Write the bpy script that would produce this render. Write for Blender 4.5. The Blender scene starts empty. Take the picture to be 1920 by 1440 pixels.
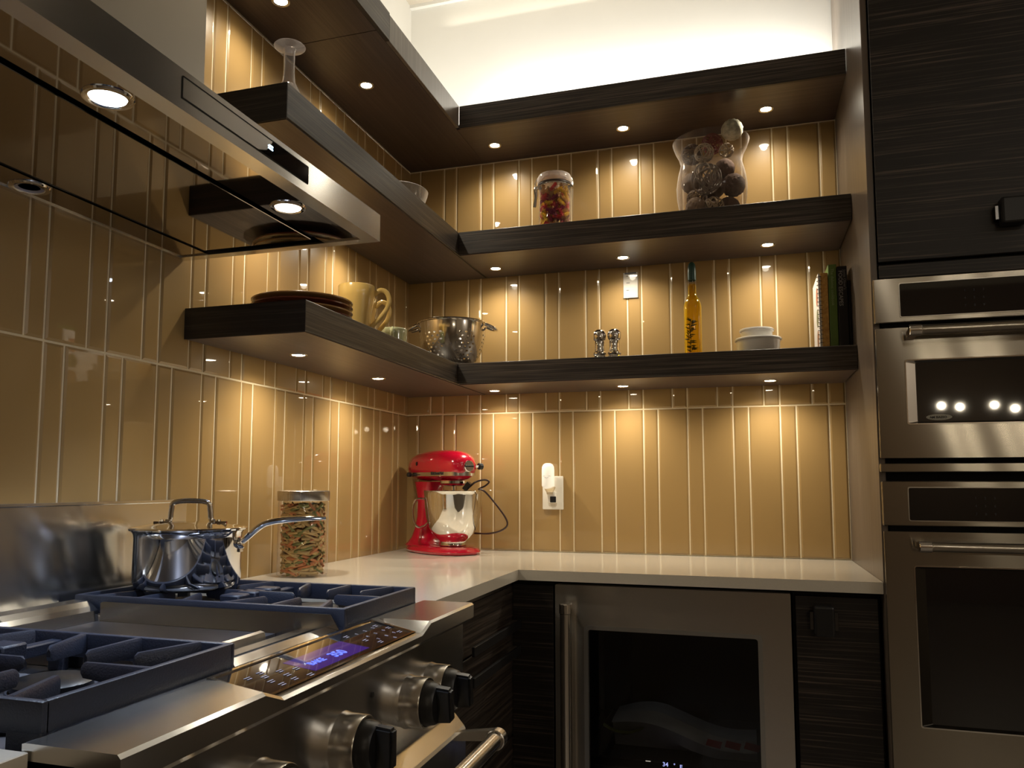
import bpy, bmesh, math, random
from mathutils import Vector, Matrix
S = bpy.context.scene
COL = S.collection
random.seed(7)
PI = math.pi

# ---------------------------------------------------------------- camera
YAW, PITCH, ROLL = 0.3074, 0.0900, 0.0017
CX, CY, CZ, FPX, PX, PY = 1.2956, -2.9616, 1.165, 1495.3, 920.0, 774.1
fw = Vector((-math.sin(YAW)*math.cos(PITCH), math.cos(YAW)*math.cos(PITCH), math.sin(PITCH)))
rt = Vector((math.cos(YAW), math.sin(YAW), 0)); up = rt.cross(fw)
rt, up = math.cos(ROLL)*rt+math.sin(ROLL)*up, -math.sin(ROLL)*rt+math.cos(ROLL)*up
cam = bpy.data.objects.new('camera', bpy.data.cameras.new('camera')); COL.objects.link(cam)
m = Matrix.Identity(4)
for i in range(3):
    m[i][0], m[i][1], m[i][2] = rt[i], up[i], -fw[i]
m[0][3], m[1][3], m[2][3] = CX, CY, CZ
cam.matrix_world = m
cam.data.sensor_width = 36; cam.data.lens = FPX/1920*36
cam.data.shift_x = (960-PX)/1920; cam.data.shift_y = (PY-720)/1920
cam.data.clip_start = 0.02
S.camera = cam
S.view_settings.view_transform = 'Standard'; S.view_settings.look = 'None'
S.view_settings.exposure = 0.62; S.view_settings.gamma = 1.0
S.view_settings.use_curve_mapping = False

# ---------------------------------------------------------------- world, room lights and added fills
w = bpy.data.worlds.new('world'); S.world = w; w.use_nodes = True
w.node_tree.nodes['Background'].inputs[0].default_value = (1, .8, .6, 1)
w.node_tree.nodes['Background'].inputs[1].default_value = 0.02

def light(kind, name, loc, power, color, rot=(0, 0, 0), **kw):
    d = bpy.data.lights.new(name, kind); d.energy = power; d.color = color
    for k, v in kw.items(): setattr(d, k, v)
    o = bpy.data.objects.new(name, d); o.location = loc; o.rotation_euler = rot; COL.objects.link(o)
    return o
WARM = (1.0, .90, .72); COOL = (.68, .80, 1.0)
# general glow of the rest of the kitchen (its ceiling fixtures behind the camera)
for lx in (2.25, 2.683, 2.803, 3.02, 3.15): light('POINT', 'kitchen_ceiling_light', (lx, -4.9, 3.05), 1.2, (1, .88, .70), shadow_soft_size=.04)
light('POINT', 'side_wall_fill', (4.7, -2.6, 2.3), 9, (1, .95, .88), shadow_soft_size=.06)  # added lamp, brightens the unseen wall that the range front reflects
light('AREA', 'range_fill_light', (3.7, -2.3, 3.12), 4.6, (1, .92, .82), shape='RECTANGLE', size=.5, size_y=1.8)  # added fill from the room side, lifts the range front
for i, (lx, lz) in enumerate(((3.045, 1.90), (3.196, 1.885), (3.474, 1.895), (3.636, 1.86))):
    light('POINT', 'kitchen_pendant_light', (lx, -6.6, lz), 2.4, (1, .86, .62), shadow_soft_size=.03)

# shelf geometry (metres)
C, CT = .914, .884
DS, E1, E2, W, DC = .341, 1.365, 1.464, 1.633, .648
L1B, L1T, L2B, L2T, L3B, L3T = 1.515, 1.591, 1.980, 2.065, 2.453, 2.5345
CEIL, GR = 3.18, 1.443
HX, HY, HB, HT, HYC = .532, 1.377, 1.706, 1.767, -1.861
# two cove LED strips on the wooden canopy, plus an unseen one under the ceiling
light('AREA', 'cove_strip_light', (W/2+.16, -.10, L3T+.05), 5.0, (1, .95, .86), rot=(PI-.35, 0, 0), shape='RECTANGLE', size=1.25, size_y=.03)
light('AREA', 'cove_strip_light', (.10, -.62, L3T+.05), 2.2, (1, .95, .86), rot=(PI, .35, 0), shape='RECTANGLE', size=.03, size_y=1.05)
light('AREA', 'cove_strip_light', (W/2+.1, -.03, 3.06), .18, (1, .92, .75), rot=(PI, 0, 0), shape='RECTANGLE', size=1.5, size_y=.02)  # unseen strip, set for the cream glow along the ceiling edge

# ---------------------------------------------------------------- material helpers
MATS = {}
def new_mat(name):
    mt = bpy.data.materials.new(name); mt.use_nodes = True
    nt = mt.node_tree; b = nt.nodes['Principled BSDF']; MATS[name] = mt
    return mt, nt, b
def N(nt, t, **kw):
    n = nt.nodes.new(t)
    for k, v in kw.items(): setattr(n, k, v)
    return n
def simple(name, col, rough=.5, metal=0, coat=0, emis=None, es=1, noise=0, nscale=40, spec=.5, bump=0, coatr=.03):
    mt, nt, b = new_mat(name)
    b.inputs['Base Color'].default_value = (*col, 1); b.inputs['Roughness'].default_value = rough
    b.inputs['Metallic'].default_value = metal; b.inputs['Coat Weight'].default_value = coat
    b.inputs['Coat Roughness'].default_value = coatr
    b.inputs['Specular IOR Level'].default_value = spec
    if emis: b.inputs['Emission Color'].default_value = (*emis, 1); b.inputs['Emission Strength'].default_value = es
    if noise or bump:
        tc = N(nt, 'ShaderNodeTexCoord'); nz = N(nt, 'ShaderNodeTexNoise'); nz.inputs['Scale'].default_value = nscale
        nz.inputs['Detail'].default_value = 3
        nt.links.new(tc.outputs['Object'], nz.inputs['Vector'])
        if noise:
            mx = N(nt, 'ShaderNodeMix', data_type='RGBA')
            mx.inputs[6].default_value = (*[c*(1-noise) for c in col], 1); mx.inputs[7].default_value = (*[min(1, c*(1+noise)) for c in col], 1)
            nt.links.new(nz.outputs[0], mx.inputs[0]); nt.links.new(mx.outputs[2], b.inputs['Base Color'])
        if bump:
            bp = N(nt, 'ShaderNodeBump'); bp.inputs['Strength'].default_value = bump; bp.inputs['Distance'].default_value = .002
            nt.links.new(nz.outputs[0], bp.inputs['Height']); nt.links.new(bp.outputs[0], b.inputs['Normal'])
    return mt
def steel(name, axis, col=(.56, .52, .47), rough=.27, aniso=.8):
    mt, nt, b = new_mat(name)
    b.inputs['Base Color'].default_value = (*col, 1); b.inputs['Metallic'].default_value = 1
    b.inputs['Roughness'].default_value = rough; b.inputs['Anisotropic'].default_value = aniso; b.inputs['Anisotropic Rotation'].default_value = .25
    cv = N(nt, 'ShaderNodeCombineXYZ')
    for i in range(3): cv.inputs[i].default_value = axis[i]+(.22, .17, .27)[i]*(abs(axis[i]) < .5)
    nt.links.new(cv.outputs[0], b.inputs['Tangent'])
    tc = N(nt, 'ShaderNodeTexCoord'); mp = N(nt, 'ShaderNodeMapping')
    mp.inputs['Scale'].default_value = [10 if abs(a) > .5 else 500 for a in axis]
    nz = N(nt, 'ShaderNodeTexNoise'); nz.inputs['Scale'].default_value = 1; nz.inputs['Detail'].default_value = 2
    nt.links.new(tc.outputs['Object'], mp.inputs[0]); nt.links.new(mp.outputs[0], nz.inputs['Vector'])
    mr = N(nt, 'ShaderNodeMapRange'); mr.inputs[3].default_value = rough-.012; mr.inputs[4].default_value = rough+.012
    nt.links.new(nz.outputs[0], mr.inputs[0]); nt.links.new(mr.outputs[0], b.inputs['Roughness'])
    return mt
def wood(name, axis, dark=(.020, .0145, .011), lite=(.15, .118, .093), rough=.42, fine=210, bias=(.42, .74), bump=.35):
    mt, nt, b = new_mat(name)
    b.inputs['Roughness'].default_value = rough
    tc = N(nt, 'ShaderNodeTexCoord')
    def nz(s, d, sc):
        mp = N(nt, 'ShaderNodeMapping'); mp.inputs['Scale'].default_value = [sc if abs(a) > .5 else s for a in axis]
        n = N(nt, 'ShaderNodeTexNoise'); n.inputs['Scale'].default_value = 1; n.inputs['Detail'].default_value = d
        nt.links.new(tc.outputs['Object'], mp.inputs[0]); nt.links.new(mp.outputs[0], n.inputs['Vector']); return n
    a = nz(fine, 4, 3.5); c = nz(55, 3, 1.2)
    mr = N(nt, 'ShaderNodeMapRange'); mr.inputs[1].default_value = bias[0]; mr.inputs[2].default_value = bias[1]
    nt.links.new(a.outputs[0], mr.inputs[0])
    mr2 = N(nt, 'ShaderNodeMapRange'); mr2.inputs[1].default_value = .35; mr2.inputs[2].default_value = .7; mr2.inputs[3].default_value = .25
    nt.links.new(c.outputs[0], mr2.inputs[0])
    mu = N(nt, 'ShaderNodeMath', operation='MULTIPLY'); nt.links.new(mr.outputs[0], mu.inputs[0]); nt.links.new(mr2.outputs[0], mu.inputs[1])
    mx = N(nt, 'ShaderNodeMix', data_type='RGBA'); mx.inputs[6].default_value = (*dark, 1); mx.inputs[7].default_value = (*lite, 1)
    nt.links.new(mu.outputs[0], mx.inputs[0]); nt.links.new(mx.outputs[2], b.inputs['Base Color'])
    bp = N(nt, 'ShaderNodeBump'); bp.inputs['Strength'].default_value = bump; bp.inputs['Distance'].default_value = .001
    nt.links.new(a.outputs[0], bp.inputs['Height']); nt.links.new(bp.outputs[0], b.inputs['Normal'])
    return mt
def thin_glass(name, tint=(.97, .97, .97), edge=(.75, .72, .68), edge_amt=.35, rough=.02, base=0.0, pw_=2.2):
    mt, nt, b = new_mat(name); nt.nodes.remove(b)
    out = nt.nodes['Material Output']
    tr = N(nt, 'ShaderNodeBsdfTransparent'); tr.inputs[0].default_value = (*tint, 1)
    gl = N(nt, 'ShaderNodeBsdfGlossy'); gl.inputs['Roughness'].default_value = rough
    df = N(nt, 'ShaderNodeBsdfDiffuse'); df.inputs[0].default_value = (*edge, 1)  # milky diffuse paints the light that glass edges would refract
    lw = N(nt, 'ShaderNodeLayerWeight'); lw.inputs[0].default_value = .35
    fr = N(nt, 'ShaderNodeFresnel'); fr.inputs[0].default_value = 1.5
    pw = N(nt, 'ShaderNodeMath', operation='POWER'); pw.inputs[1].default_value = pw_
    mu = N(nt, 'ShaderNodeMath', operation='MULTIPLY'); mu.inputs[1].default_value = edge_amt
    nt.links.new(lw.outputs['Facing'], pw.inputs[0]); nt.links.new(pw.outputs[0], mu.inputs[0]); ad = N(nt, 'ShaderNodeMath', operation='ADD', use_clamp=True); ad.inputs[1].default_value = base; nt.links.new(mu.outputs[0], ad.inputs[0])  # base spreads a painted haze over the whole glass
    m1 = N(nt, 'ShaderNodeMixShader'); m2 = N(nt, 'ShaderNodeMixShader'); mn = N(nt, 'ShaderNodeMath', operation='MINIMUM'); mn.inputs[1].default_value = .22
    nt.links.new(ad.outputs[0], m1.inputs[0]); nt.links.new(tr.outputs[0], m1.inputs[1]); nt.links.new(df.outputs[0], m1.inputs[2])
    nt.links.new(fr.outputs[0], mn.inputs[0]); nt.links.new(mn.outputs[0], m2.inputs[0]); nt.links.new(m1.outputs[0], m2.inputs[1]); nt.links.new(gl.outputs[0], m2.inputs[2])
    nt.links.new(m2.outputs[0], out.inputs[0]); return mt
def solid_glass(name, col=(1, 1, 1), rough=0.0):
    mt, nt, b = new_mat(name)
    b.inputs['Base Color'].default_value = (*col, 1); b.inputs['Transmission Weight'].default_value = 1
    b.inputs['Roughness'].default_value = rough; b.inputs['IOR'].default_value = 1.46; return mt
def emit(name, col, s):
    return simple(name, (0, 0, 0), emis=col, es=s)

M_tile = simple('glass_tile', (.378, .240, .092), rough=.35, coat=1, coatr=.018, spec=.3)
M_grout = simple('grout', (.82, .70, .48), rough=.8, noise=.08, nscale=120)
M_paint = simple('wall_paint', (.80, .79, .74), rough=.75, noise=.02, nscale=8)
M_ceil = simple('ceiling_paint', (.62, .56, .46), rough=.8, noise=.02, nscale=8)
M_dim = simple('room_paint', (.22, .16, .11), rough=.8, noise=.05, nscale=5)
M_room = simple('room_paint_light', (.72, .62, .50), rough=.8, noise=.05, nscale=5)
M_floor = wood('floor_wood', (1, 0, 0), dark=(.20, .17, .14), lite=(.30, .26, .22), rough=.35, fine=60)
M_wx = wood('dark_wood_along_x', (1, 0, 0)); M_wy = wood('dark_wood_along_y', (0, 1, 0))
M_wend = wood('dark_wood_end', (1, 0, 0), dark=(.012, .009, .007), lite=(.09, .065, .05), bias=(.5, .85))
M_wtower = wood('dark_wood_tower', (1, 0, 0), dark=(.010, .0075, .0065), lite=(.21, .155, .12), fine=260, bias=(.52, .82))
M_wside = wood('dark_wood_lit_upright', (0, 0, 1), dark=(.12, .092, .070), lite=(.24, .195, .155), rough=.3, bias=(.3, .75), bump=.1)  # same dark wood, puck light put into a paler colour
M_wsofx = wood('soffit_wood_lit_x', (1, 0, 0), dark=(.062, .043, .040), lite=(.125, .09, .082), rough=.33, bias=(.3, .75), bump=.1)  # soffit woods: the undersides' lit brown is put into the colour
M_wsofy = wood('soffit_wood_lit_y', (0, 1, 0), dark=(.062, .043, .040), lite=(.125, .09, .082), rough=.33, bias=(.3, .75), bump=.1)
M_counter = simple('quartz', (.72, .67, .57), rough=.16, noise=.05, nscale=260, coat=.3)
M_sx = steel('steel_brushed_x', (1, 0, 0), col=(.42, .39, .34), rough=.15, aniso=1.0); M_sy = steel('steel_brushed_y', (0, 1, 0), col=(.74, .74, .73), rough=.2, aniso=.75); M_sz = steel('steel_brushed_z', (0, 0, 1))
M_mirror = simple('polished_underside', (.42, .38, .33), rough=.035, metal=1)
M_chrome = simple('chrome', (.80, .78, .75), rough=.05, metal=1)
M_steelsoft = simple('satin_steel', (.66, .63, .58), rough=.22, metal=1)
M_black = simple('black_plastic', (.012, .012, .013), rough=.35)
M_blackg = simple('black_glass', (.006, .006, .008), rough=.03, coat=1)
M_pullend = simple('dim_chrome', (.16, .16, .17), rough=.2, metal=1)
M_gap = simple('dark_gap', (.008, .007, .006), rough=.8)
M_iron = simple('cast_iron', (.022, .028, .050), rough=.42, noise=.15, nscale=400, bump=.3)  # blue tint of the hood lamps mixed into the iron colour
M_ironpan = simple('cast_pan', (.05, .055, .075), rough=.45, noise=.1, nscale=200)
M_lens = emit('lamp_lens', (1, .86, .62), 38)
M_clens = emit('hood_lamp_lens', (.80, .90, 1), 22)
M_lensoff = simple('unlit_lamp_lens', (.22, .21, .26), rough=.15, coat=1)
M_red = simple('red_enamel', (.50, .003, .025), rough=.18, coat=1, coatr=.02)
M_glass = thin_glass('jar_glass')
M_glassw = thin_glass('vase_glass', tint=(.95, .91, .88), edge=(.85, .76, .70), edge_amt=.75, base=.035, pw_=1.8)
M_glasslid = thin_glass('jar_lid_glass', tint=(.93, .88, .84), edge=(.95, .88, .84), edge_amt=.8, base=.22)
M_gsolid = solid_glass('clear_glass')
M_oil = solid_glass('olive_oil', (.86, .56, .03))
M_white = simple('white_ceramic', (.88, .87, .84), rough=.15, coat=.6)
M_wplast = simple('white_plastic', (.84, .80, .72), rough=.3)
M_yellow = simple('yellow_glaze', (.62, .42, .13), rough=.18, coat=.7, noise=.1, nscale=12)
M_brownred = simple('brown_glaze', (.17, .035, .018), rough=.15, coat=.8)
M_tan = simple('tan_glaze', (.42, .25, .10), rough=.2, coat=.6)
M_green = simple('green_glaze', (.34, .35, .20), rough=.15, coat=.8, noise=.5, nscale=28)
M_ink = simple('dark_ink', (.02, .02, .02), rough=.6)
M_print = simple('grey_print', (.28, .28, .34), rough=.6)
M_paper = simple('paper', (.80, .76, .70), rough=.7)

# ---------------------------------------------------------------- object helpers
WL = {}
def tag(o, label=None, cat=None, group=None, kind=None):
    if label: o['label'] = label
    if cat: o['category'] = cat
    if group: o['group'] = group
    if kind: o['kind'] = kind
    return o
def thing(name, loc, label, cat, group=None, rz=0):
    o = bpy.data.objects.new(name, None); o.location = loc; o.rotation_euler = (0, 0, rz); COL.objects.link(o)
    o.empty_display_size = .05
    WL[o.name] = Vector(loc)
    return tag(o, label, cat, group)
def obj(bm, name, mat, parent=None, smooth=False, local=False, origin=None, mats=None):
    """local=False: vertices are world coordinates; local=True: coordinates of the parent."""
    wl = WL.get(parent.name, Vector((0, 0, 0))) if parent else Vector((0, 0, 0))
    if not local and wl.length: bmesh.ops.translate(bm, verts=bm.verts, vec=-wl)
    if origin is not None:
        off = Vector(origin) - (wl if not local else Vector((0, 0, 0)))
        bmesh.ops.translate(bm, verts=bm.verts, vec=-off)
    me = bpy.data.meshes.new(name); bm.to_mesh(me); bm.free()
    for q in (mats or [mat]): me.materials.append(q)
    if smooth:
        for p in me.polygons: p.use_smooth = True
        try: me.set_sharp_from_angle(angle=math.radians(38))
        except Exception: pass
    o = bpy.data.objects.new(name, me); COL.objects.link(o)
    if parent: o.parent = parent
    if origin is not None: o.location = off
    WL[o.name] = wl + (off if origin is not None else Vector((0, 0, 0)))
    return o
def B(): return bmesh.new()
def box(bm, x0, x1, y0, y1, z0, z1, bev=0, seg=1):
    t = bmesh.new(); r = bmesh.ops.create_cube(t, size=1)
    bmesh.ops.scale(t, vec=(x1-x0, y1-y0, z1-z0), verts=t.verts)
    bmesh.ops.translate(t, vec=((x0+x1)/2, (y0+y1)/2, (z0+z1)/2), verts=t.verts)
    if bev: bmesh.ops.bevel(t, geom=t.edges[:], offset=bev, segments=seg, affect='EDGES', profile=.5)
    merge(bm, t); return bm
def merge(bm, t, mtx=None):
    if mtx is not None: bmesh.ops.transform(t, matrix=mtx, verts=t.verts)
    me = bpy.data.meshes.new('_t'); t.to_mesh(me); t.free(); bm.from_mesh(me); bpy.data.meshes.remove(me)
def lathe(bm, prof, c=(0, 0, 0), seg=40, mtx=None, close=False, a0=0, a1=2*PI):
    t = bmesh.new(); rings = []
    full = abs(a1-a0-2*PI) < 1e-6
    n = seg if full else seg+1
    for r, z in prof:
        if r < 1e-6: rings.append([t.verts.new((0, 0, z))]); continue
        rings.append([t.verts.new((r*math.cos(a0+(a1-a0)*i/seg), r*math.sin(a0+(a1-a0)*i/seg), z)) for i in range(n)])
    pairs = list(zip(rings[:-1], rings[1:]))
    if close: pairs.append((rings[-1], rings[0]))
    for A, Bq in pairs:
        for i in range(seg):
            j = (i+1) % n if full else i+1
            a = [A[0]] if len(A) == 1 else [A[i], A[j]]
            b = [Bq[0]] if len(Bq) == 1 else [Bq[j], Bq[i]]
            if len(a)+len(b) >= 3: t.faces.new(a+b)
    if mtx is not None: bmesh.ops.transform(t, matrix=mtx, verts=t.verts)
    bmesh.ops.translate(t, vec=c, verts=t.verts)
    bmesh.ops.recalc_face_normals(t, faces=t.faces[:])
    merge(bm, t); return bm
def loft(bm, rings, cap=True, closed=False):
    t = bmesh.new(); R = [[t.verts.new(p) for p in r] for r in rings]; n = len(R[0])
    prs = list(zip(R[:-1], R[1:]))
    if closed: prs.append((R[-1], R[0]))
    for a, b in prs:
        for i in range(n):
            j = (i+1) % n; t.faces.new((a[i], a[j], b[j], b[i]))
    if cap and not closed: t.faces.new(R[0][::-1]); t.faces.new(R[-1])
    bmesh.ops.recalc_face_normals(t, faces=t.faces[:]); merge(bm, t); return bm
def tube(bm, pts, rad, seg=8, closed=False, flat=1.0):
    pts = [Vector(p) for p in pts]; n = len(pts)
    rad = rad if isinstance(rad, (list, tuple)) else [rad]*n
    rings = []; nrm = None
    for i, p in enumerate(pts):
        a = pts[(i-1) % n] if (closed or i > 0) else p
        b = pts[(i+1) % n] if (closed or i < n-1) else p
        t = (b-a).normalized()
        if nrm is None:
            nrm = t.cross(Vector((0, 0, 1)));
            if nrm.length < .1: nrm = t.cross(Vector((1, 0, 0)))
            nrm.normalize()
        else:
            nrm = (nrm - t*nrm.dot(t)).normalized()
        bi = t.cross(nrm)
        rings.append([p+(nrm*math.cos(2*PI*k/seg)+bi*math.sin(2*PI*k/seg)*flat)*rad[i] for k in range(seg)])
    return loft(bm, rings, cap=not closed, closed=closed)
def spline(pts, n=8, closed=False):
    pts = [Vector(p) for p in pts]; out = []; k = len(pts)
    for i in range(k if closed else k-1):
        p0 = pts[(i-1) % k] if (closed or i > 0) else pts[i]
        p1, p2 = pts[i], pts[(i+1) % k]
        p3 = pts[(i+2) % k] if (closed or i < k-2) else pts[i+1]
        for j in range(n):
            t = j/n
            out.append(.5*((2*p1)+(-p0+p2)*t+(2*p0-5*p1+4*p2-p3)*t*t+(-p0+3*p1-3*p2+p3)*t**3))
    if not closed: out.append(pts[-1])
    return out
def cyl(bm, p, q, r, seg=24, bev=0, r2=None):
    p, q = Vector(p), Vector(q); L = (q-p).length; r2 = r if r2 is None else r2
    prof = [(0, 0), (r-bev, 0), (r, bev), (r2, L-bev), (r2-bev, L), (0, L)] if bev else [(0, 0), (r, 0), (r2, L), (0, L)]
    mt = Matrix.Translation(p) @ (q-p).to_track_quat('Z', 'Y').to_matrix().to_4x4()
    return lathe(bm, prof, seg=seg, mtx=mt)
def prism(bm, poly, axis, a0, a1):
    """poly: 2D points in the plane normal to axis; extruded from a0 to a1 along it."""
    def P3(p, a):
        return {'x': (a, p[0], p[1]), 'y': (p[0], a, p[1]), 'z': (p[0], p[1], a)}[axis]
    return loft(bm, [[P3(p, a0) for p in poly], [P3(p, a1) for p in poly]])
def rrect(x0, x1, y0, y1, r, n=5):
    out = []
    for cx, cy, a in ((x1-r, y1-r, 0), (x0+r, y1-r, PI/2), (x0+r, y0+r, PI), (x1-r, y0+r, 1.5*PI)):
        for i in range(n+1): out.append((cx+r*math.cos(a+PI/2*i/n), cy+r*math.sin(a+PI/2*i/n)))
    return out
def frame(bm, outer, inner, axis, a0, a1):
    """a ring-shaped plate between two polygons with equal point counts."""
    def P3(p, a): return {'x': (a, p[0], p[1]), 'y': (p[0], a, p[1]), 'z': (p[0], p[1], a)}[axis]
    return loft(bm, [[P3(p, a0) for p in outer], [P3(p, a1) for p in outer], [P3(p, a1) for p in inner], [P3(p, a0) for p in inner]], closed=True)
def text(bm, body, size, mtx, extrude=.0003, fn=None, bold=0):
    cu = bpy.data.curves.new('_txt', 'FONT'); cu.body = body; cu.size = size; cu.extrude = extrude; cu.align_x = 'LEFT'; cu.resolution_u = 2
    cu.offset = bold
    o = bpy.data.objects.new('_txt', cu); COL.objects.link(o)
    dg = bpy.context.evaluated_depsgraph_get(); me = bpy.data.meshes.new_from_object(o.evaluated_get(dg))
    t = bmesh.new(); t.from_mesh(me)
    if fn:
        for v in t.verts: v.co = fn(v.co)
        bmesh.ops.recalc_face_normals(t, faces=t.faces[:])
    merge(bm, t, mtx)
    bpy.data.objects.remove(o); bpy.data.curves.remove(cu); bpy.data.meshes.remove(me)
    return bm
def basis(o, xa, ya):
    xa, ya = Vector(xa).normalized(), Vector(ya).normalized(); za = xa.cross(ya)
    mt = Matrix.Identity(4)
    for i in range(3): mt[i][0], mt[i][1], mt[i][2], mt[i][3] = xa[i], ya[i], za[i], o[i]
    return mt
def copy_thing(src, loc, rz=None, label=None):
    r = src.copy(); COL.objects.link(r); r.location = loc
    if rz is not None: r.rotation_euler = (0, 0, rz)
    if label: r['label'] = label
    WL[r.name] = Vector(loc)
    for ch in list(src.children):
        c = ch.copy(); COL.objects.link(c); c.parent = r
        for g in list(ch.children):
            d = g.copy(); COL.objects.link(d); d.parent = c
    return r

# ================================================================ THE ROOM
def struct(name, bm, mat): return tag(obj(bm, name, mat), kind='structure')
XR, YF = 5.2, -7.4
struct('floor', box(B(), -.1, XR, YF, .1, -.05, 0), M_floor)
struct('ceiling', box(B(), -.1, XR, YF, .1, CEIL, CEIL+.05), M_ceil)
wl_ = struct('wall_left', box(B(), -.1, 0, YF, .1, 0, CEIL), M_paint)
wb_ = struct('wall_back', box(B(), 0, XR, 0, .1, 0, CEIL), M_paint)
struct('wall_right', box(B(), XR, XR+.1, YF, .1, 0, CEIL), M_room)
struct('wall_front', box(B(), -.1, XR, YF-.1, YF, 0, CEIL), M_dim)
# shallow plaster step where the ceiling begins
struct('trim_1', box(B(), .0, W, -.018, 0, CEIL-.014, CEIL), M_paint)
# grout beds
GT = .004
grout1 = obj(box(B(), 0, W, -GT, 0, C, L3B+.03), 'grout', M_grout, wb_)
grout2 = obj(box(B(), 0, GT, -3.4, 0, .5, L3B+.03), 'grout', M_grout, wl_)
# glass tiles, one object each, sharing meshes
TM = {}
def tile(wall, a0, a1, z0, z1):
    """a0..a1 along the wall, each tile bevelled and slightly proud of the grout"""
    j = .0025; wd = round(a1-a0-2*j, 3); hg = round(z1-z0-2*j, 3); th = .0040 if a1-a0 > .075 else .0032
    key = (wall, wd, hg, th)
    if key not in TM:
        bv = .0050; t = bmesh.new(); hw, hh = wd/2, hg/2
        r0 = [(-hw, 0, -hh), (hw, 0, -hh), (hw, 0, hh), (-hw, 0, hh)]
        r1 = [(p[0], -(th-.0022), p[2]) for p in r0]
        r2 = [(p[0]*(1-bv/hw), -th, p[2]*(1-bv/hh)) for p in r0]
        bmt = B(); loft(bmt, [r0, r1, r2])
        if wall == 'L':
            bmesh.ops.rotate(bmt, verts=bmt.verts, cent=(0, 0, 0), matrix=Matrix.Rotation(PI/2, 3, 'Z'))
        bmesh.ops.recalc_face_normals(bmt, faces=bmt.faces[:])
        me = bpy.data.meshes.new('tile'); bmt.to_mesh(me); bmt.free(); me.materials.append(M_tile); TM[key] = me
    o = bpy.data.objects.new('tile', TM[key]); COL.objects.link(o)
    am, zm = (a0+a1)/2, (z0+z1)/2
    if wall == 'B': o.parent = wb_; o.location = (am, -GT+.0005, zm)
    else: o.parent = wl_; o.location = (GT-.0005, am, zm)
p_, nw = .1578, .0526
def row_joints(kind, end):
    js = [0.0]; k = 0
    while True:
        s = p_*k + (0 if kind == 'A' else .1052)
        for v in (s, s+nw):
            if v > end-.012: return js+[end]
            if v > .012: js.append(v)
        k += 1
G2 = 1.999
rowsB = (('A', C+.002, GR), ('B', GR, G2), ('A', G2, L3B))
for kd, z0, z1 in rowsB:
    js = row_joints(kd, W)
    for a, b in zip(js[:-1], js[1:]): tile('B', a, b, z0, z1)
lowA = [0, -.0932, -.148, -.2587, -.3142, -.418, -.4747, -.5767, -.637, -.7445, -.8032, -.9065, -.9605, -1.0703, -1.1237, -1.2338, -1.2904, -1.3995, -1.4508, -1.558, -1.609, -1.7149, -1.7661]
upB = [0, -.038, -.1445, -.1979, -.3084, -.362, -.473, -.5288, -.6372, -.6886, -.7954, -.8496, -.9622, -1.0162, -1.1252, -1.1783, -1.2874, -1.3435, -1.4494, -1.5027, -1.6091, -1.6612, -1.7657, -1.8122]
while lowA[-1] > -3.3: lowA += [lowA[-1]-.106, lowA[-1]-.159]
while upB[-1] > -3.3: upB += [upB[-1]-.106, upB[-1]-.159]
for js, z0, z1 in ((lowA, .52, GR), (upB, GR, G2), (lowA, G2, L3B)):
    for a, b in zip(js[:-1], js[1:]): tile('L', b, a, z0, z1)

# ================================================================ FLOATING SHELVES
def shelf(x0, x1, y0, y1, z0, z1, along, label, name='floating_shelf'):
    t = thing(name, ((x0+x1)/2, (y0+y1)/2, z0), label, 'shelf')
    wf, ws = (M_wy, M_wsofy) if along == 'y' else (M_wx, M_wsofx)
    obj(box(B(), x0, x1, y0, y1, z0+.003, z1, .0012), 'board', wf, t)
    if along == 'y': obj(box(B(), x0, x1, y0-.0012, y0-.0001, z0, z1), 'end_cap', M_wend, t)
    obj(box(B(), x0+.004, x1-.004, y0+.004, y1-.004, z0, z0+.003), 'underside_panel', ws, t)
    return t
g = .0085
shelf(g, DS, -E1, -g, L1B, L1T, 'y', 'lower dark wood shelf on the left wall holding the plates and mugs')
shelf(DS+.001, W-.001, -DS, -g, L1B, L1T, 'x', 'lower dark wood shelf on the back wall holding the oil bottle and books')
shelf(g, DS, -E2, -g, L2B, L2T, 'y', 'middle dark wood shelf on the left wall, its end above the hood')
shelf(DS+.001, W-.001, -DS, -g, L2B, L2T, 'x', 'middle dark wood shelf on the back wall holding the pasta jar and vase')
# top canopy
t = thing('shelf_canopy', (.17, -.8, L3B), 'top dark wood canopy over the left wall with a stepped front board', 'shelf')
obj(box(B(), g, DS-.012, -.998, -g, L3B, L3B+.018), 'underside_panel', M_wsofy, t)
obj(box(B(), g, DS-.012, -1.685, -1.001, L3B, L3B+.018), 'underside_panel', M_wsofy, t)
obj(box(B(), DS-.012, DS, -.937, -DS-.001, L3B, L3T, .001), 'front_board', M_wside, t)
obj(box(B(), DS-.012, DS+.001, -1.685, -.9385, L3B, L3T+.004, .001), 'front_board', M_wy, t)
obj(box(B(), DS-.085, DS-.066, -.955, -.36, L3B+.018, L3T+.022, .001), 'rear_rail', M_wx, t)
t = thing('shelf_canopy', (.98, -.17, L3B), 'top dark wood canopy over the back wall below the lit upper wall', 'shelf')
obj(box(B(), DS-.011, W-.001, -DS+.014, -g, L3B, L3B+.018), 'underside_panel', M_wsofx, t)
obj(box(B(), DS+.001, W-.001, -DS, -DS+.013, L3B-.001, L3T, .001), 'front_board', M_wx, t)

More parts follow.
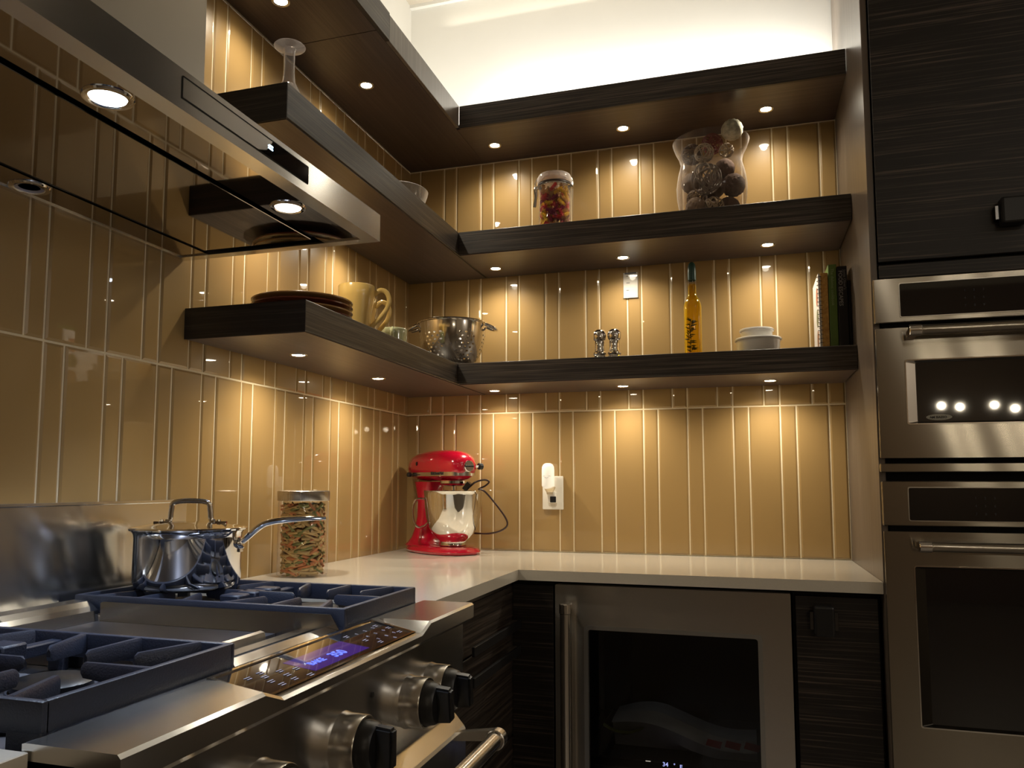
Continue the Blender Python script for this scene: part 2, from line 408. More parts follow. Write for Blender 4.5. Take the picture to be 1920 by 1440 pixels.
# puck lights
def puck_proto():
    t = thing('puck_light', (0, 0, 0), 'x', 'light', 'recessed shelf puck lights')
    lathe_b = lathe(B(), [(.017, 0), (.021, -.002), (.024, -.002), (.025, 0)], seg=32, close=True)
    obj(lathe_b, 'bezel', M_steelsoft, t, True, local=True)
    obj(lathe(B(), [(0, -.0012), (.014, -.0012), (.0175, -.0004)], seg=32), 'lens', M_lens, t, True, local=True)
    return t
pp = None
PUCKS = [
 (.413, -.135, L1B, 'puck light under the lower back shelf, nearest the corner'),
 (.892, -.138, L1B, 'puck light under the lower back shelf, in its middle'),
 (1.386, -.145, L1B, 'puck light under the lower back shelf, nearest the oven tower'),
 (.150, -1.078, L1B, 'puck light under the lower left shelf, below the plates'),
 (.146, -.575, L1B, 'puck light under the lower left shelf, below the green mug'),
 (.418, -.138, L2B, 'puck light under the middle back shelf, nearest the corner'),
 (.899, -.142, L2B, 'puck light under the middle back shelf, above the white card'),
 (1.391, -.150, L2B, 'puck light under the middle back shelf, nearest the oven tower'),
 (.150, -1.10, L2B, 'puck light under the middle left shelf, behind the hood'),
 (.130, -.62, L2B, 'puck light under the middle left shelf, beside the hood corner'),
 (.421, -.160, L3B, 'puck light under the back canopy, nearest the corner'),
 (.908, -.160, L3B, 'puck light under the back canopy, in its middle'),
 (1.398, -.162, L3B, 'puck light under the back canopy, above the vase'),
 (.160, -.722, L3B, 'puck light under the left canopy, right of the upturned glass'),
 (.145, -1.20, L3B, 'puck light under the left canopy, at the top edge of the photo'),
]
for x, y, z, lb in PUCKS:
    if pp is None:
        pp = puck_proto(); pp.location = (x, y, z); pp['label'] = lb; o = pp
    else: o = copy_thing(pp, (x, y, z), label=lb)
    light('SPOT', 'puck_lamp', (x, y, z-.006), 5.2, WARM, spot_size=math.radians(156), spot_blend=1.0, shadow_soft_size=.012)

# ================================================================ RANGE HOOD
H0, H1 = HYC-(HYC+HY)*-1, -HY           # left end, right end
H0 = 2*HYC+HY
hood = thing('range_hood', (.26, HYC, HB), 'wide stainless steel range hood with a chimney and black touch display', 'range hood')
obj(box(B(), g, .30, HYC-.166, HYC+.166, HT+.0005, 2.62, .0015), 'chimney', steel('chimney_steel', (0, 0, 1), col=(.34, .31, .27), rough=.35), hood)
b = B(); box(b, g, HX, H0, H1, HT-.004, HT, 0)                     # top sheet
box(b, HX-.003, HX, H0, H1, HB, HT-.004)                           # front
box(b, g, HX-.003, H1-.003, H1, HB, HT-.004); box(b, g, HX-.003, H0, H0+.003, HB, HT-.004); box(b, g, g+.003, H0+.003, H1-.003, HB, HT-.004)
obj(b, 'canopy_shell', M_sy, hood)
b = B(); box(b, HX-.034, HX-.003, H0+.003, H1-.003, HB, HB+.004); box(b, g+.003, g+.012, H0+.003, H1-.003, HB, HB+.004)
box(b, g+.012, HX-.034, H1-.027, H1-.003, HB, HB+.004); box(b, g+.012, HX-.034, H0+.003, H0+.027, HB, HB+.004)
obj(b, 'bottom_rim', M_sy, hood)
b = B(); y0, y1 = H0+.027, H1-.027
box(b, .404, HX-.035, y0, y1, HB+.003, HB+.006); box(b, g+.012, .094, y0, y1, HB+.003, HB+.006)
obj(b, 'underside_panel', M_mirror, hood)
obj(box(B(), .094, .404, y0, y1, HB+.018, HB+.020), 'intake_recess', M_gap, hood)
obj(box(B(), .110, .391, H0+.062, H1-.056, HB+.001, HB+.008, .001), 'filter_panel', M_mirror, hood)
# control strip on the front face
obj(prism(B(), [(-2.038, 1.7245), (-2.038, 1.7555), (-1.689, 1.7555), (-1.689, 1.7245)], 'x', HX, HX+.0006), 'control_strip', M_sy, hood)
b = B(); frame(b, rrect(-2.0395, -1.6875, 1.723, 1.757, .001, 1), rrect(-2.038, -1.689, 1.7245, 1.7555, .0006, 1), 'x', HX, HX+.0012)
obj(b, 'strip_border', M_gap, hood)
b = B(); pts = [(-1.848, 1.7245), (-1.825, 1.733), (-1.812, 1.7450), (-1.806, 1.7555), (-1.689, 1.7555), (-1.689, 1.7245)]
dsp = obj(prism(b, pts, 'x', HX+.0006, HX+.0016), 'touch_display', M_blackg, hood)
b = B()
for zz in (1.738, 1.743): box(b, HX+.0016, HX+.0020, -1.818, -1.807, zz, zz+.0028)
obj(b, 'lit_icon', emit('icon_blue', (.45, .75, 1), 5), dsp)
# hood lamps
def hood_lamp(x, y, lit):
    t = obj(lathe(B(), [(.024, .0), (.028, -.003), (.034, -.003), (.0355, .0)], c=(x, y, HB+.003), seg=36, close=True), 'lamp', M_chrome, hood, True)
    obj(lathe(B(), [(0, .001), (.018, .001), (.0245, -.001)], c=(x, y, HB+.002), seg=32), 'lens', M_clens if lit else M_lensoff, t, True)
hood_lamp(.452, -1.626, True); hood_lamp(.452, -2.094, True); hood_lamp(.055, -1.861, False)
for y in (-1.626, -2.094):
    light('SPOT', 'hood_lamp', (.452, y, HB-.006), 13, COOL, spot_size=math.radians(95), spot_blend=.8, shadow_soft_size=.017)

# ================================================================ COUNTERTOPS
RY1, RY0 = -1.364, -2.352              # range right / left side
b = B(); prism(b, [(g, -g), (W-.001, -g), (W-.001, -DC), (DC, -DC), (DC, RY1+.002), (g, RY1+.002)], 'z', CT, C)
tag(obj(b, 'countertop', M_counter), 'beige quartz countertop running round the corner under the mixer', 'countertop')
b = B(); box(b, g, DC, -3.1, RY0-.002, CT, C, .001)
tag(obj(b, 'countertop', M_counter), 'beige quartz countertop left of the range, at the bottom edge', 'countertop')

# ================================================================ BASE CABINETS
def bar_handle_y(parent, x, y0, y1, z):
    h = obj(box(B(), x+.022, x+.030, y0, y1, z-.012, z+.012, .001), 'handle', M_black, parent)
    for yy in (y0+.006, y1-.012): obj(box(B(), x, x+.022, yy, yy+.006, z-.011, z+.011), 'handle_post', M_chrome, h)
FXL = .622
t = thing('base_cabinet', (.31, -.98, 0), 'dark ribbed wood drawer cabinet between range and corner', 'cabinet')
obj(box(B(), .01, FXL-.02, RY1+.003, -.602, .1, CT-.001), 'carcass', M_gap, t)
for z0, z1 in ((.735, .862), (.43, .729), (.11, .424)):
    d = obj(box(B(), FXL-.019, FXL, RY1+.006, -.606, z0, z1, .001), 'drawer', M_wy, t)
    if z1 > .6:
        bar_handle_y(d, FXL, -1.06, -.63, z1-.108 if z1 > .8 else z1-.05)
obj(box(B(), FXL-.019, FXL-.001, RY1+.006, -.606, .864, .874), 'lit_top_edge', M_steelsoft, t)  # bright strip stands for light caught on the cabinet's top edge
t = thing('base_cabinet', (.37, -.31, 0), 'dark blind corner cabinet panel left of the glass door fridge', 'cabinet')
obj(box(B(), .01, .745, -.60, -.01, .1, CT-.001), 'carcass', M_gap, t)
obj(box(B(), FXL+.001, .747, -.62, -.601, .1, .868, .001), 'filler_panel', M_wtower, t)
t = thing('base_cabinet', (1.52, -.31, 0), 'narrow dark wood base cabinet right of the glass door fridge', 'cabinet')
obj(box(B(), 1.412, 1.628, -.60, -.01, .1, CT-.001), 'carcass', M_gap, t)
d = obj(box(B(), 1.418, 1.622, -.62, -.601, .11, .868, .0012), 'door', M_wtower, t)
def square_pull(parent, x0, x1, y, z0, z1):
    h = obj(box(B(), x0+.010, x1-.010, y-.040, y-.004, z0-.008, z1+.012, .006, 2), 'handle', M_black, parent)
    for xx in (x0, x1-.009): obj(box(B(), xx, xx+.009, y-.022, y, z0+.008, z1-.006, .0005), 'handle_end', M_pullend, h)
square_pull(d, 1.452, 1.522, -.62, .775, .835)
t = thing('base_cabinet', (.31, -2.7, 0), 'dark wood base cabinet left of the range below the beige counter', 'cabinet')
obj(box(B(), .01, FXL-.02, -3.08, RY0-.004, .1, CT-.001), 'carcass', M_gap, t)
obj(box(B(), FXL-.019, FXL, -3.078, RY0-.007, .11, .868, .001), 'door', M_wy, t)

# ================================================================ UNDERCOUNTER FRIDGE
FX0, FX1, FY = .753, 1.406, -.62
fr = thing('undercounter_fridge', ((FX0+FX1)/2, -.3, 0), 'stainless steel undercounter fridge with a dark glass door', 'fridge')
b = B()
for a in ((FX0+.004, FX0+.02, -.575, -.02, .02, .868), (FX1-.02, FX1-.004, -.575, -.02, .02, .868), (FX0+.02, FX1-.02, -.575, -.02, .02, .07), (FX0+.02, FX1-.02, -.575, -.02, .852, .868), (FX0+.02, FX1-.02, -.04, -.02, .07, .852)):
    box(b, *a)
obj(b, 'fridge_body', M_gap, fr)
dr = None
b = B(); frame(b, rrect(FX0, FX1, .10, .872, .003, 5), rrect(.838, 1.331, .20, .758, .012, 5), 'y', FY, FY+.042)
dr = obj(b, 'door', steel('fridge_steel', (1, 0, 0), col=(.66, .63, .58), rough=.26, aniso=.8), fr)
b = B(); frame(b, rrect(.838, 1.331, .20, .758, .012, 5), rrect(.850, 1.319, .212, .746, .008, 5), 'y', FY-.001, FY+.018)
obj(b, 'glass_trim', simple('grey_trim', (.42, .41, .39), rough=.25, metal=.7), dr, True)
obj(box(B(), .845, 1.324, FY+.010, FY+.014, .206, .752), 'glass_pane', thin_glass('fridge_glass', tint=(.62, .62, .62), edge_amt=.0), dr)
h = obj(cyl(B(), (.792, FY-.045, .27), (.792, FY-.045, .795), .0145, 28, .001), 'handle', M_steelsoft, dr, True)
for z0 in (.795, .245):
    b = B(); cyl(b, (.792, FY-.045, z0), (.792, FY-.045, z0+.028), .0165, 28, .0015)
    box(b, .783, .801, FY-.040, FY, z0+.005, z0+.023, .002); obj(b, 'handle_cap', M_chrome, h, True)
b = B(); box(b, FX0+.03, FX1-.03, -.54, -.06, .366, .372)
for i in range(18): box(b, FX0+.04+i*.033, FX0+.044+i*.033, -.54, -.07, .372, .376)
obj(b, 'wire_shelf', simple('dim_steel', (.10, .10, .10), rough=.4, metal=1), fr)
pan = obj(box(B(), .86, 1.30, FY+.020, FY+.030, .325, .362, .001), 'control_bar', M_blackg, fr)
b = B(); mt = basis((1.055, FY+.0195, .378), (1, 0, 0), (0, 0, 1))
text(b, '34', .016, mt, bold=.0003); text(b, '°', .014, basis((1.085, FY+.0195, .378), (1, 0, 0), (0, 0, 1)), bold=.0003); text(b, 'F', .016, basis((1.102, FY+.0195, .375), (1, 0, 0), (0, 0, 1)), bold=.0003)
obj(b, 'temperature_digits', emit('digit_blue', (.45, .5, 1), 1.6), fr)
obj(box(B(), 1.008, 1.022, FY+.0195, FY+.021, .386, .388), 'indicator_bar', emit('indicator_white', (1, .9, .75), .7), fr)
# wrapped packet lying on the fridge shelf
b = B(); rings = []
for i in range(25):
    u = i/24; x = .90+.41*u; zc = .462-.045*u+.018*math.sin(u*6.0); hh = .036*math.sin(PI*min(1, u*2.2+.12)*.5) if u < .4 else .034-.006*(u-.4)
    zb = max(.379, zc-hh); rings.append([(x, -.50+.012*math.sin(u*9), zb), (x, -.52, (zb+zc+hh)/2), (x, -.49, zc+hh*.9), (x, -.36, zc+hh*.7), (x, -.33, .385), (x, -.45, .379)])
loft(b, rings)
light('POINT', 'fridge_fill', (1.1, -.30, 0.80), .06, (.85, .92, 1), shadow_soft_size=.02)  # added fill so the packet shows, no lamp known inside
tag(obj(b, 'food_packet', simple('packet_film', (.50, .52, .52), rough=.4, noise=.3, nscale=14), None, True), 'crumpled pale food packet with red blocks inside the fridge', 'packet')
pk = bpy.data.objects['food_packet']; WL[pk.name] = Vector((0, 0, 0))
for x0 in (1.17, 1.222, 1.274): obj(prism(B(), [(x0, .425), (x0+.006, .443), (x0+.046, .437), (x0+.040, .418)], 'y', -.5295, -.528), 'printed_block', simple('packet_red', (.40, .05, .05), rough=.5), pk)
b = B(); loft(b, [[(.872+.12*u, -.50-.01*k, .452-.03*u*(1-u)*2.4-.010*s) for k, s in ((0, 0), (1, .5), (0, 1.0*(1-abs(2*u-1))+.1), (-2, .5))] for u in [i/10 for i in range(11)]])
obj(b, 'green_fold', simple('packet_green', (.22, .25, .05), rough=.5), pk, True)

# ================================================================ OVEN TOWER
TX1, OY = 2.40, -.67
t = thing('tall_cabinet', (2.03, -.33, 0), 'tall dark wood cabinet tower housing the two ovens', 'cabinet')
obj(box(B(), W, W+.016, -.648, -g, .1, CEIL-.002, .0006), 'side_panel', M_wside, t)
obj(box(B(), W+.017, TX1+.02, -.62, -.01, .1, CEIL-.003), 'carcass', M_gap, t)
obj(box(B(), TX1+.021, TX1+.04, -.648, -.01, 0, CEIL-.003), 'side_panel', M_wside, t)
d = obj(box(B(), W+.0195, TX1+.017, -.655, -.637, 1.760, CEIL-.006, .0015), 'door', M_wtower, t)
square_pull(d, 1.925, 2.005, -.655, 1.835, 1.885)
obj(box(B(), W+.0195, TX1+.017, -.652, -.635, 1.716, 1.752, .001), 'filler_panel', M_wtower, t)
obj(box(B(), W+.017, TX1+.017, -.640, -.621, 1.755, 1.7575), 'shadow_gap', M_gap, t)
obj(box(B(), W+.0195, TX1+.017, -.64, -.621, .1, .30, .001), 'filler_panel', M_wtower, t)

OX0 = W+.002
def oven(label, name, zc0, zc1, zd0, zd1, wz0, wz1, hz, trim=None, inner=.028):
    ov = thing(name, ((OX0+TX1)/2, -.33, zd0), label, 'oven')
    obj(box(B(), OX0+.02, TX1-.02, -.640, -.6205, zd0+.003, zc1-.003), 'oven_body', M_gap, ov)
    cp = obj(box(B(), OX0, TX1, OY, -.641, zc0, zc1, .0018), 'control_panel', M_sx, ov)
    gx0, gx1 = OX0+.062, TX1-.062
    gp = obj(prism(B(), rrect(gx0, gx1, zc0+.014, zc1-.017, .004, 3), 'y', OY-.0012, OY+.002), 'control_glass', M_blackg, cp)
    b = B(); frame(b, rrect(gx0-.0022, gx1+.0022, zc0+.0118, zc1-.0148, .005, 3), rrect(gx0, gx1, zc0+.014, zc1-.017, .004, 3), 'y', OY-.0018, OY)
    obj(b, 'glass_border', M_steelsoft, cp)
    b = B(); cz = (zc0+zc1)/2-.002
    keys = [('1', '2', '3'), ('4', '5', '6'), ('7', '8', '9')]
    for r_ in range(3):
        for c_ in range(3):
            text(b, keys[r_][c_], .0085, basis((1.846+c_*.021, OY-.0014, cz+.014-r_*.020), (1, 0, 0), (0, 0, 1)))
    tag(obj(b, 'keypad_print', simple('keypad_grey', (.05, .05, .055), rough=.5), cp), kind='stuff')
    dx0, dx1 = OX0+.066, TX1-.066
    b = B(); frame(b, rrect(OX0+.001, TX1-.001, zd0, zd1, .002, 5), rrect(dx0, dx1, wz0, wz1, .006, 5), 'y', OY, OY+.026)
    dd = obj(b, 'door', M_sx, ov)
    b = B(); frame(b, rrect(dx0, dx1, wz0, wz1, .006, 5), rrect(dx0+.003, dx1-.003, wz0+.003, wz1-.003, .005, 5), 'y', OY-.0022, OY+.004)
    obj(b, 'window_rim', M_chrome, dd, True)
    b = B(); o_ = rrect(dx0+.003, dx1-.003, wz0+.003, wz1-.003, .005, 5); i_ = rrect(dx0+inner, dx1-inner, wz0+.008, wz1-.008, .003, 5)
    loft(b, [[(p[0], OY-.001, p[1]) for p in o_], [(p[0], OY+.013, p[1]) for p in i_]], cap=False)
    obj(b, 'window_reveal', M_chrome if inner < .03 else simple('dark_reveal', (.03, .026, .02), rough=.15, metal=.6), dd)
    obj(box(B(), dx0+inner-.001, dx1-inner+.001, OY+.0125, OY+.017, wz0+.006, wz1-.006), 'window_glass', M_blackg, dd)
    hd = obj(cyl(B(), (1.735, OY-.048, hz), (2.32, OY-.048, hz), .0125, 28), 'handle', M_sx, dd, True)
    for xa in (1.706, 2.318):
        b = B(); cyl(b, (xa, OY-.048, hz), (xa+.030, OY-.048, hz), .0145, 28, .0018); box(b, xa+.004, xa+.024, OY-.040, OY, hz-.010, hz+.010, .002)
        obj(b, 'handle_cap', M_chrome, hd, True)
    if trim: obj(box(B(), OX0-.001, TX1, OY, -.641, trim[0], trim[1], .0015), 'lower_trim', M_sx, ov)
    return ov, dd
ov1, od1 = oven('smaller stainless steel wall oven at the top of the tower with a framed window', 'wall_oven', 1.592, 1.711, 1.236, 1.577, 1.322, 1.492, 1.560, trim=(1.200, 1.222))
ov2, od2 = oven('larger stainless steel wall oven at the bottom of the tower with a tall dark window', 'wall_oven', 1.062, 1.176, .335, 1.047, .560, .962, 1.013, inner=.030)
# oval badge and a rack behind the upper window
b = B(); cyl(b, (0, 0, 0), (0, -.0012, 0), .030, 36); bmesh.ops.scale(b, vec=(1, 1, .26), verts=b.verts); bmesh.ops.translate(b, vec=(1.778, OY+.0123, 1.341), verts=b.verts)
bd = obj(b, 'oval_badge', simple('badge', (.24, .23, .20), rough=.3, metal=.6), od1)
b = B(); text(b, 'AM BASSO', .0085, basis((1.756, OY+.0108, 1.338), (1, 0, 0), (0, 0, 1)), bold=.0002)
obj(b, 'badge_lettering', M_ink, bd)

# ================================================================ RANGE
ZT = .921
rg = thing('range', (.38, (RY0+RY1)/2, 0), 'professional stainless steel gas range with griddle, two cast grates and black knobs', 'range')
obj(box(B(), g+.02, .70, RY0, RY1, .10, .885), 'body', M_gap, rg)
for yy in (RY1-.002, RY0): obj(box(B(), g+.02, .70, yy, yy+.002, .885, .905), 'side_trim', M_sx, rg)
# back guard
b = B(); prism(b, [(g+.001, .886), (.030, .886), (.030, 1.122), (.036, 1.124), (.036, 1.129), (g+.001, 1.129)], 'y', RY0, RY1+.002)
obj(b, 'back_guard', steel('guard_steel', (0, 1, 0), col=(.74, .73, .70), rough=.17, aniso=.9), rg)
# recessed cooktop pan
obj(box(B(), .031, .636, RY0+.002, RY1-.002, .8855, .897, .001), 'cooktop_pan', steel('pan_steel', (0, 1, 0), col=(.42, .42, .46), rough=.3), rg)
# front ledge: flat ends, dropped centre that carries the sloping control glass
YA, YB = -1.600, -1.640; YC, YD = -2.082, -2.122
nose_in, nose_out = .637, .752
def led(y, drop):
    zf = ZT-drop
    return [(nose_in, y, .898), (nose_in, y, ZT-.001), (nose_in+.004, y, ZT), (nose_out-.004, y, zf), (nose_out, y, zf-.004), (nose_out, y, .892), (nose_out-.004, y, .886), (.728, y, .880), (.70, y, .880)]
b = B(); loft(b, [led(RY1, 0), led(YA, 0)]); loft(b, [led(YA, 0), led(YB, .015)], cap=False); loft(b, [led(YB, .015), led(YC, .015)], cap=False)
loft(b, [led(YC, .015), led(YD, 0)], cap=False); loft(b, [led(YD, 0), led(RY0, 0)])
obj(b, 'front_ledge', M_sy, rg)
# control glass in the dropped centre
def slope(x, y, dz=0):
    return Vector((x, y, ZT-.015*(x-nose_in)/(nose_out-nose_in)+dz))
b = B(); q = [(.664, YB-.012), (.744, YB-.022), (.744, YC+.022), (.664, YC+.012)]
q = [(.650, -1.634), (.738, -1.655), (.738, -2.098), (.650, -2.084)]
loft(b, [[slope(x, y, -.001) for x, y in q], [slope(x, y, .0012) for x, y in q]])
cg = obj(b, 'control_glass', simple('range_glass', (.010, .008, .009), rough=.04, coat=1), rg)
b = B(); qo = [(.645, -1.628), (.743, -1.650), (.743, -2.103), (.645, -2.090)]
loft(b, [[slope(x, y, -.001) for x, y in qo], [slope(x, y, .0032) for x, y in qo], [slope(x, y, .0032) for x, y in q], [slope(x, y, -.001) for x, y in q]], closed=True)
obj(b, 'glass_bezel', M_chrome, rg)
b = B(); q2 = [(.676, -1.80), (.728, -1.80), (.728, -1.965), (.676, -1.965)]
loft(b, [[slope(x, y, .0012) for x, y in q2], [slope(x, y, .0014) for x, y in q2]])
obj(b, 'lit_display', simple('display_blue', (.01, .005, .05), rough=.05, coat=1, emis=(.10, .03, .62), es=.16), cg)
XA, YAx = Vector((0, 1, 0)), Vector((-1, 0, .15*.9)).normalized()
def glyph(bm, s, x, y, size, bold=.0002):
    p = slope(x, y, .0016); text(bm, s, size, basis(p, (0, 1, 0), (-1, 0, .13)), bold=bold)
b = B(); glyph(b, '350', .716, -1.885, .026, .0004); M_dig = emit('digits_blue', (.10, .16, 1), .9); obj(b, 'display_digits', M_dig, cg)
b = B(); glyph(b, 'BAKE', .712, -1.945, .017); obj(b, 'display_word', M_dig, cg)
b = B()
for i, s in enumerate('123456789'): glyph(b, s, .678+.020*(i//3), -1.742+.030*(i % 3), .009)
glyph(b, '0', .738-.004, -1.712, .009)
for x, y in ((.668, -1.668), (.690, -1.662), (.716, -1.672), (.668, -1.775), (.700, -1.770), (.722, -1.760), (.678, -2.060), (.676, -2.030), (.690, -2.040), (.690, -2.005), (.706, -2.050), (.706, -2.012), (.722, -2.050), (.722, -2.020), (.728, -1.990), (.700, -1.980)):
    for k in range(2):
        p = slope(x+.005*k, y, .0013); box(b, p.x, p.x+.0022, p.y, p.y+.013-.003*k, p.z, p.z+.0003)
tag(obj(b, 'keypad_print', simple('keypad_lilac', (.30, .28, .36), rough=.5), cg), kind='stuff')
# control panel with knobs
PXF = .729
obj(box(B(), .7005, PXF, RY0, RY1, .712, .8795, .0015), 'knob_panel', M_sy, rg)
def knob(y, z, first):
    ang = {0: .5, 1: .5, 2: .35}[first]
    rot = Matrix.Rotation(PI/2, 4, 'Y')
    bz = obj(lathe(B(), [(0, .0), (.0455, 0), (.0445, .004), (.0435, .008), (.0430, .034), (.0418, .036), (.0385, .036), (.038, .030), (0, .030)], c=(PXF, y, z), seg=48, mtx=rot), 'knob_bezel', M_steelsoft, rg, True)
    b = B(); lathe(b, [(0, .031), (.0375, .031), (.0372, .040), (.034, .052), (.030, .056), (0, .057)], c=(PXF, y, z), seg=48, mtx=rot)
    t = bmesh.new(); bmesh.ops.create_cube(t, size=1); bmesh.ops.scale(t, vec=(.050, .020, .066), verts=t.verts)
    for v in t.verts:
        if v.co.x > 0: v.co.z *= .86
    bmesh.ops.bevel(t, geom=t.edges[:], offset=.004, segments=2, affect='EDGES')
    bmesh.ops.rotate(t, verts=t.verts, cent=(0, 0, 0), matrix=Matrix.Rotation(ang-.35, 3, 'X')); bmesh.ops.translate(t, verts=t.verts, vec=(PXF+.057, y, z)); merge(b, t)
    obj(b, 'knob', M_black, rg, True)
    return bz
for i, yy in enumerate((-1.545, -1.646, -1.884, -2.096, -2.196)): knob(yy, .790, min(i, 2))
b = B(); cyl(b, (PXF, -1.790, .836), (PXF+.0015, -1.790, .836), .0045, 16); obj(b, 'pilot_dot', M_black, rg)
# oven door
b = B(); prism(b, [(.701, .12), (.742, .12), (.742, .672), (.738, .678), (.716, .703), (.701, .703)], 'y', RY0+.02, RY1-.018)
dd = obj(b, 'oven_door', M_sy, rg)
obj(box(B(), .7423, .7432, RY0+.16, RY1-.16, .24, .56, .0003), 'door_window', M_blackg, dd)
hz_, hx_ = .672, .822
hd = obj(cyl(B(), (hx_, RY0+.075, hz_), (hx_, RY1-.075, hz_), .0155, 28), 'door_handle', M_steelsoft, dd, True)
for s in (1, -1):
    ye = (RY1-.052) if s > 0 else (RY0+.052)
    b = B(); cyl(b, (hx_, ye-.026*s, hz_), (hx_, ye, hz_), .0195, 32, .002)
    loft(b, [[(.735, ye-.020*s, hz_-.010), (.735, ye-.003*s, hz_-.010), (.735, ye-.003*s, hz_+.006), (.735, ye-.020*s, hz_+.006)],
             [(hx_-.004, ye-.022*s, hz_-.002), (hx_-.004, ye-.003*s, hz_-.002), (hx_-.004, ye-.003*s, hz_+.0185), (hx_-.004, ye-.022*s, hz_+.0185)]])
    obj(b, 'handle_bracket', M_steelsoft, hd, True)

# --- griddle between the grates
GY1, GY0 = -1.712, -2.010
b = B(); prism(b, [(.122, .898), (.122, .940), (.128, .9425), (.612, .9425), (.628, .918), (.628, .898)], 'y', GY1-.003, GY1)
gr = obj(b, 'griddle_wall', M_sx, rg)
b = B(); prism(b, [(.122, .898), (.122, .940), (.128, .9425), (.612, .9425), (.628, .918), (.628, .898)], 'y', GY0, GY0+.003)
obj(b, 'griddle_wall', M_sx, rg)
b = B(); prism(b, [(.036, .898), (.036, .934), (.104, .934), (.114, .926), (.116, .898)], 'y', GY0, GY1)
prism(b, [(.036, .934), (.060, .944), (.090, .942), (.104, .934)], 'y', GY0+.10, GY1)
obj(b, 'griddle_rear_box', M_sy, rg)
b = B(); prism(b, [(.117, .898), (.117, .906), (.505, .905), (.505, .898)], 'y', GY0+.004, GY1-.004)
gp_ = obj(b, 'griddle_plate', steel('griddle_steel', (1, 0, 0), col=(.24, .24, .27), rough=.33), rg)
b = B(); prism(b, [(.506, .898), (.506, .918), (.512, .920), (.520, .918), (.524, .900)], 'y', GY0+.004, GY1-.06)
obj(b, 'grease_lip', M_steelsoft, rg)
b = B(); prism(b, [(.548, .898), (.548, .914), (.578, .916), (.578, .898)], 'y', GY0+.004, GY1-.004); prism(b, [(.592, .898), (.592, .918), (.602, .921), (.626, .917), (.626, .898)], 'y', GY0+.004, GY1-.004)
obj(b, 'griddle_front_rail', M_sy, rg)

# --- cast iron grates and burners
def bar(bm, p, q, w0, w1, h0, h1, ztop, lip=.004):
    """tapering cast finger from p to q (x,y)"""
    p, q = Vector((*p, 0)), Vector((*q, 0)); d = (q-p).normalized(); n = Vector((-d.y, d.x, 0))
    def sec(c, w_, h_, zt): return [c-n*w_*.5+Vector((0, 0, zt-h_)), c+n*w_*.5+Vector((0, 0, zt-h_)), c+n*w_*.5+Vector((0, 0, zt-lip)), c+n*(w_*.5-lip*.6)+Vector((0, 0, zt)), c-n*(w_*.5-lip*.6)+Vector((0, 0, zt)), c-n*w_*.5+Vector((0, 0, zt-lip))]
    loft(bm, [sec(p, w0, h0, ztop), sec(q, w1, h1, ztop), sec(q+d*.006, w1*.5, h1*.5, ztop-.004)])
def grate(yA, yB, label):
    """yA > yB; returns one part with joined cast bars"""
    gx0, gx1, zt = .050, .634, .952
    b = B(); wv = .011
    ym = (yA+yB)/2
    def outer_bar(x0, x1, y0, y1):
        box(b, x0, x1, y0, y1, zt-.034, zt, .0028, 2)
    outer_bar(gx0, gx1, yA-wv, yA); outer_bar(gx0, gx1, yB, yB+wv)
    outer_bar(gx1-wv, gx1, yB+.004, yA-.004); outer_bar(gx0, gx0+wv, yB+.004, yA-.004)
    xm = (gx0+gx1)/2
    box(b, xm-.010, xm+.010, yB+wv, yA-wv, zt-.026, zt-.010, .002)             # cross web
    for yy in (ym-.055, ym, ym+.055): box(b, xm-.022, xm+.022, yy-.020, yy+.020, zt-.018, zt, .003)
    for bx in (.485, .197):
        for sx in (-.098, 0, .098):
            L = .092 if sx else .100
            dx = -sx*.28
            bar(b, (bx+sx, yA-wv+.002), (bx+sx+dx, yA-L), .012, .010, .026, .020, zt)
            bar(b, (bx+sx, yB+wv-.002), (bx+sx+dx, yB+L), .012, .010, .026, .020, zt)
        for x0, x1 in (((gx1-wv+.002) if bx > .3 else (xm+(-.01)), bx+.050 if bx > .3 else bx+.045), ((xm+.01) if bx > .3 else gx0+wv-.002, bx-.050)):
            bar(b, (x0, ym), (x1, ym), .013, .009, .026, .018, zt)
    for x, y in ((gx0+.01, yA-.0055), (gx0+.01, yB+.0055), (gx1-.031, yA-.0055), (gx1-.031, yB+.0055), (xm, yA-.008), (xm, yB+.008)):
        box(b, x-.014, x+.031 if x > .5 else x+.014, y-.0055, y+.0055, .8975, zt-.030, .001)
    gt = obj(b, 'grate', M_iron, rg, True)
    gt['label'] = label
    for bx in (.485, .197):
        bo = obj(lathe(B(), [(0, .8975), (.115, .8975), (.122, .903), (.105, .906), (.060, .9075), (.052, .9135), (.050, .918), (0, .918)], c=(bx, ym, 0), seg=48), 'burner_base', M_ironpan, rg, True)
        obj(lathe(B(), [(0, .9185), (.046, .9185), (.047, .926), (.040, .930), (0, .931)], c=(bx, ym, 0), seg=40), 'burner_cap', M_black, bo, True)
grate(-1.393, -1.706, 'right cast iron grate under the saucepan'); grate(-2.016, -2.328, 'left cast iron grate, empty')

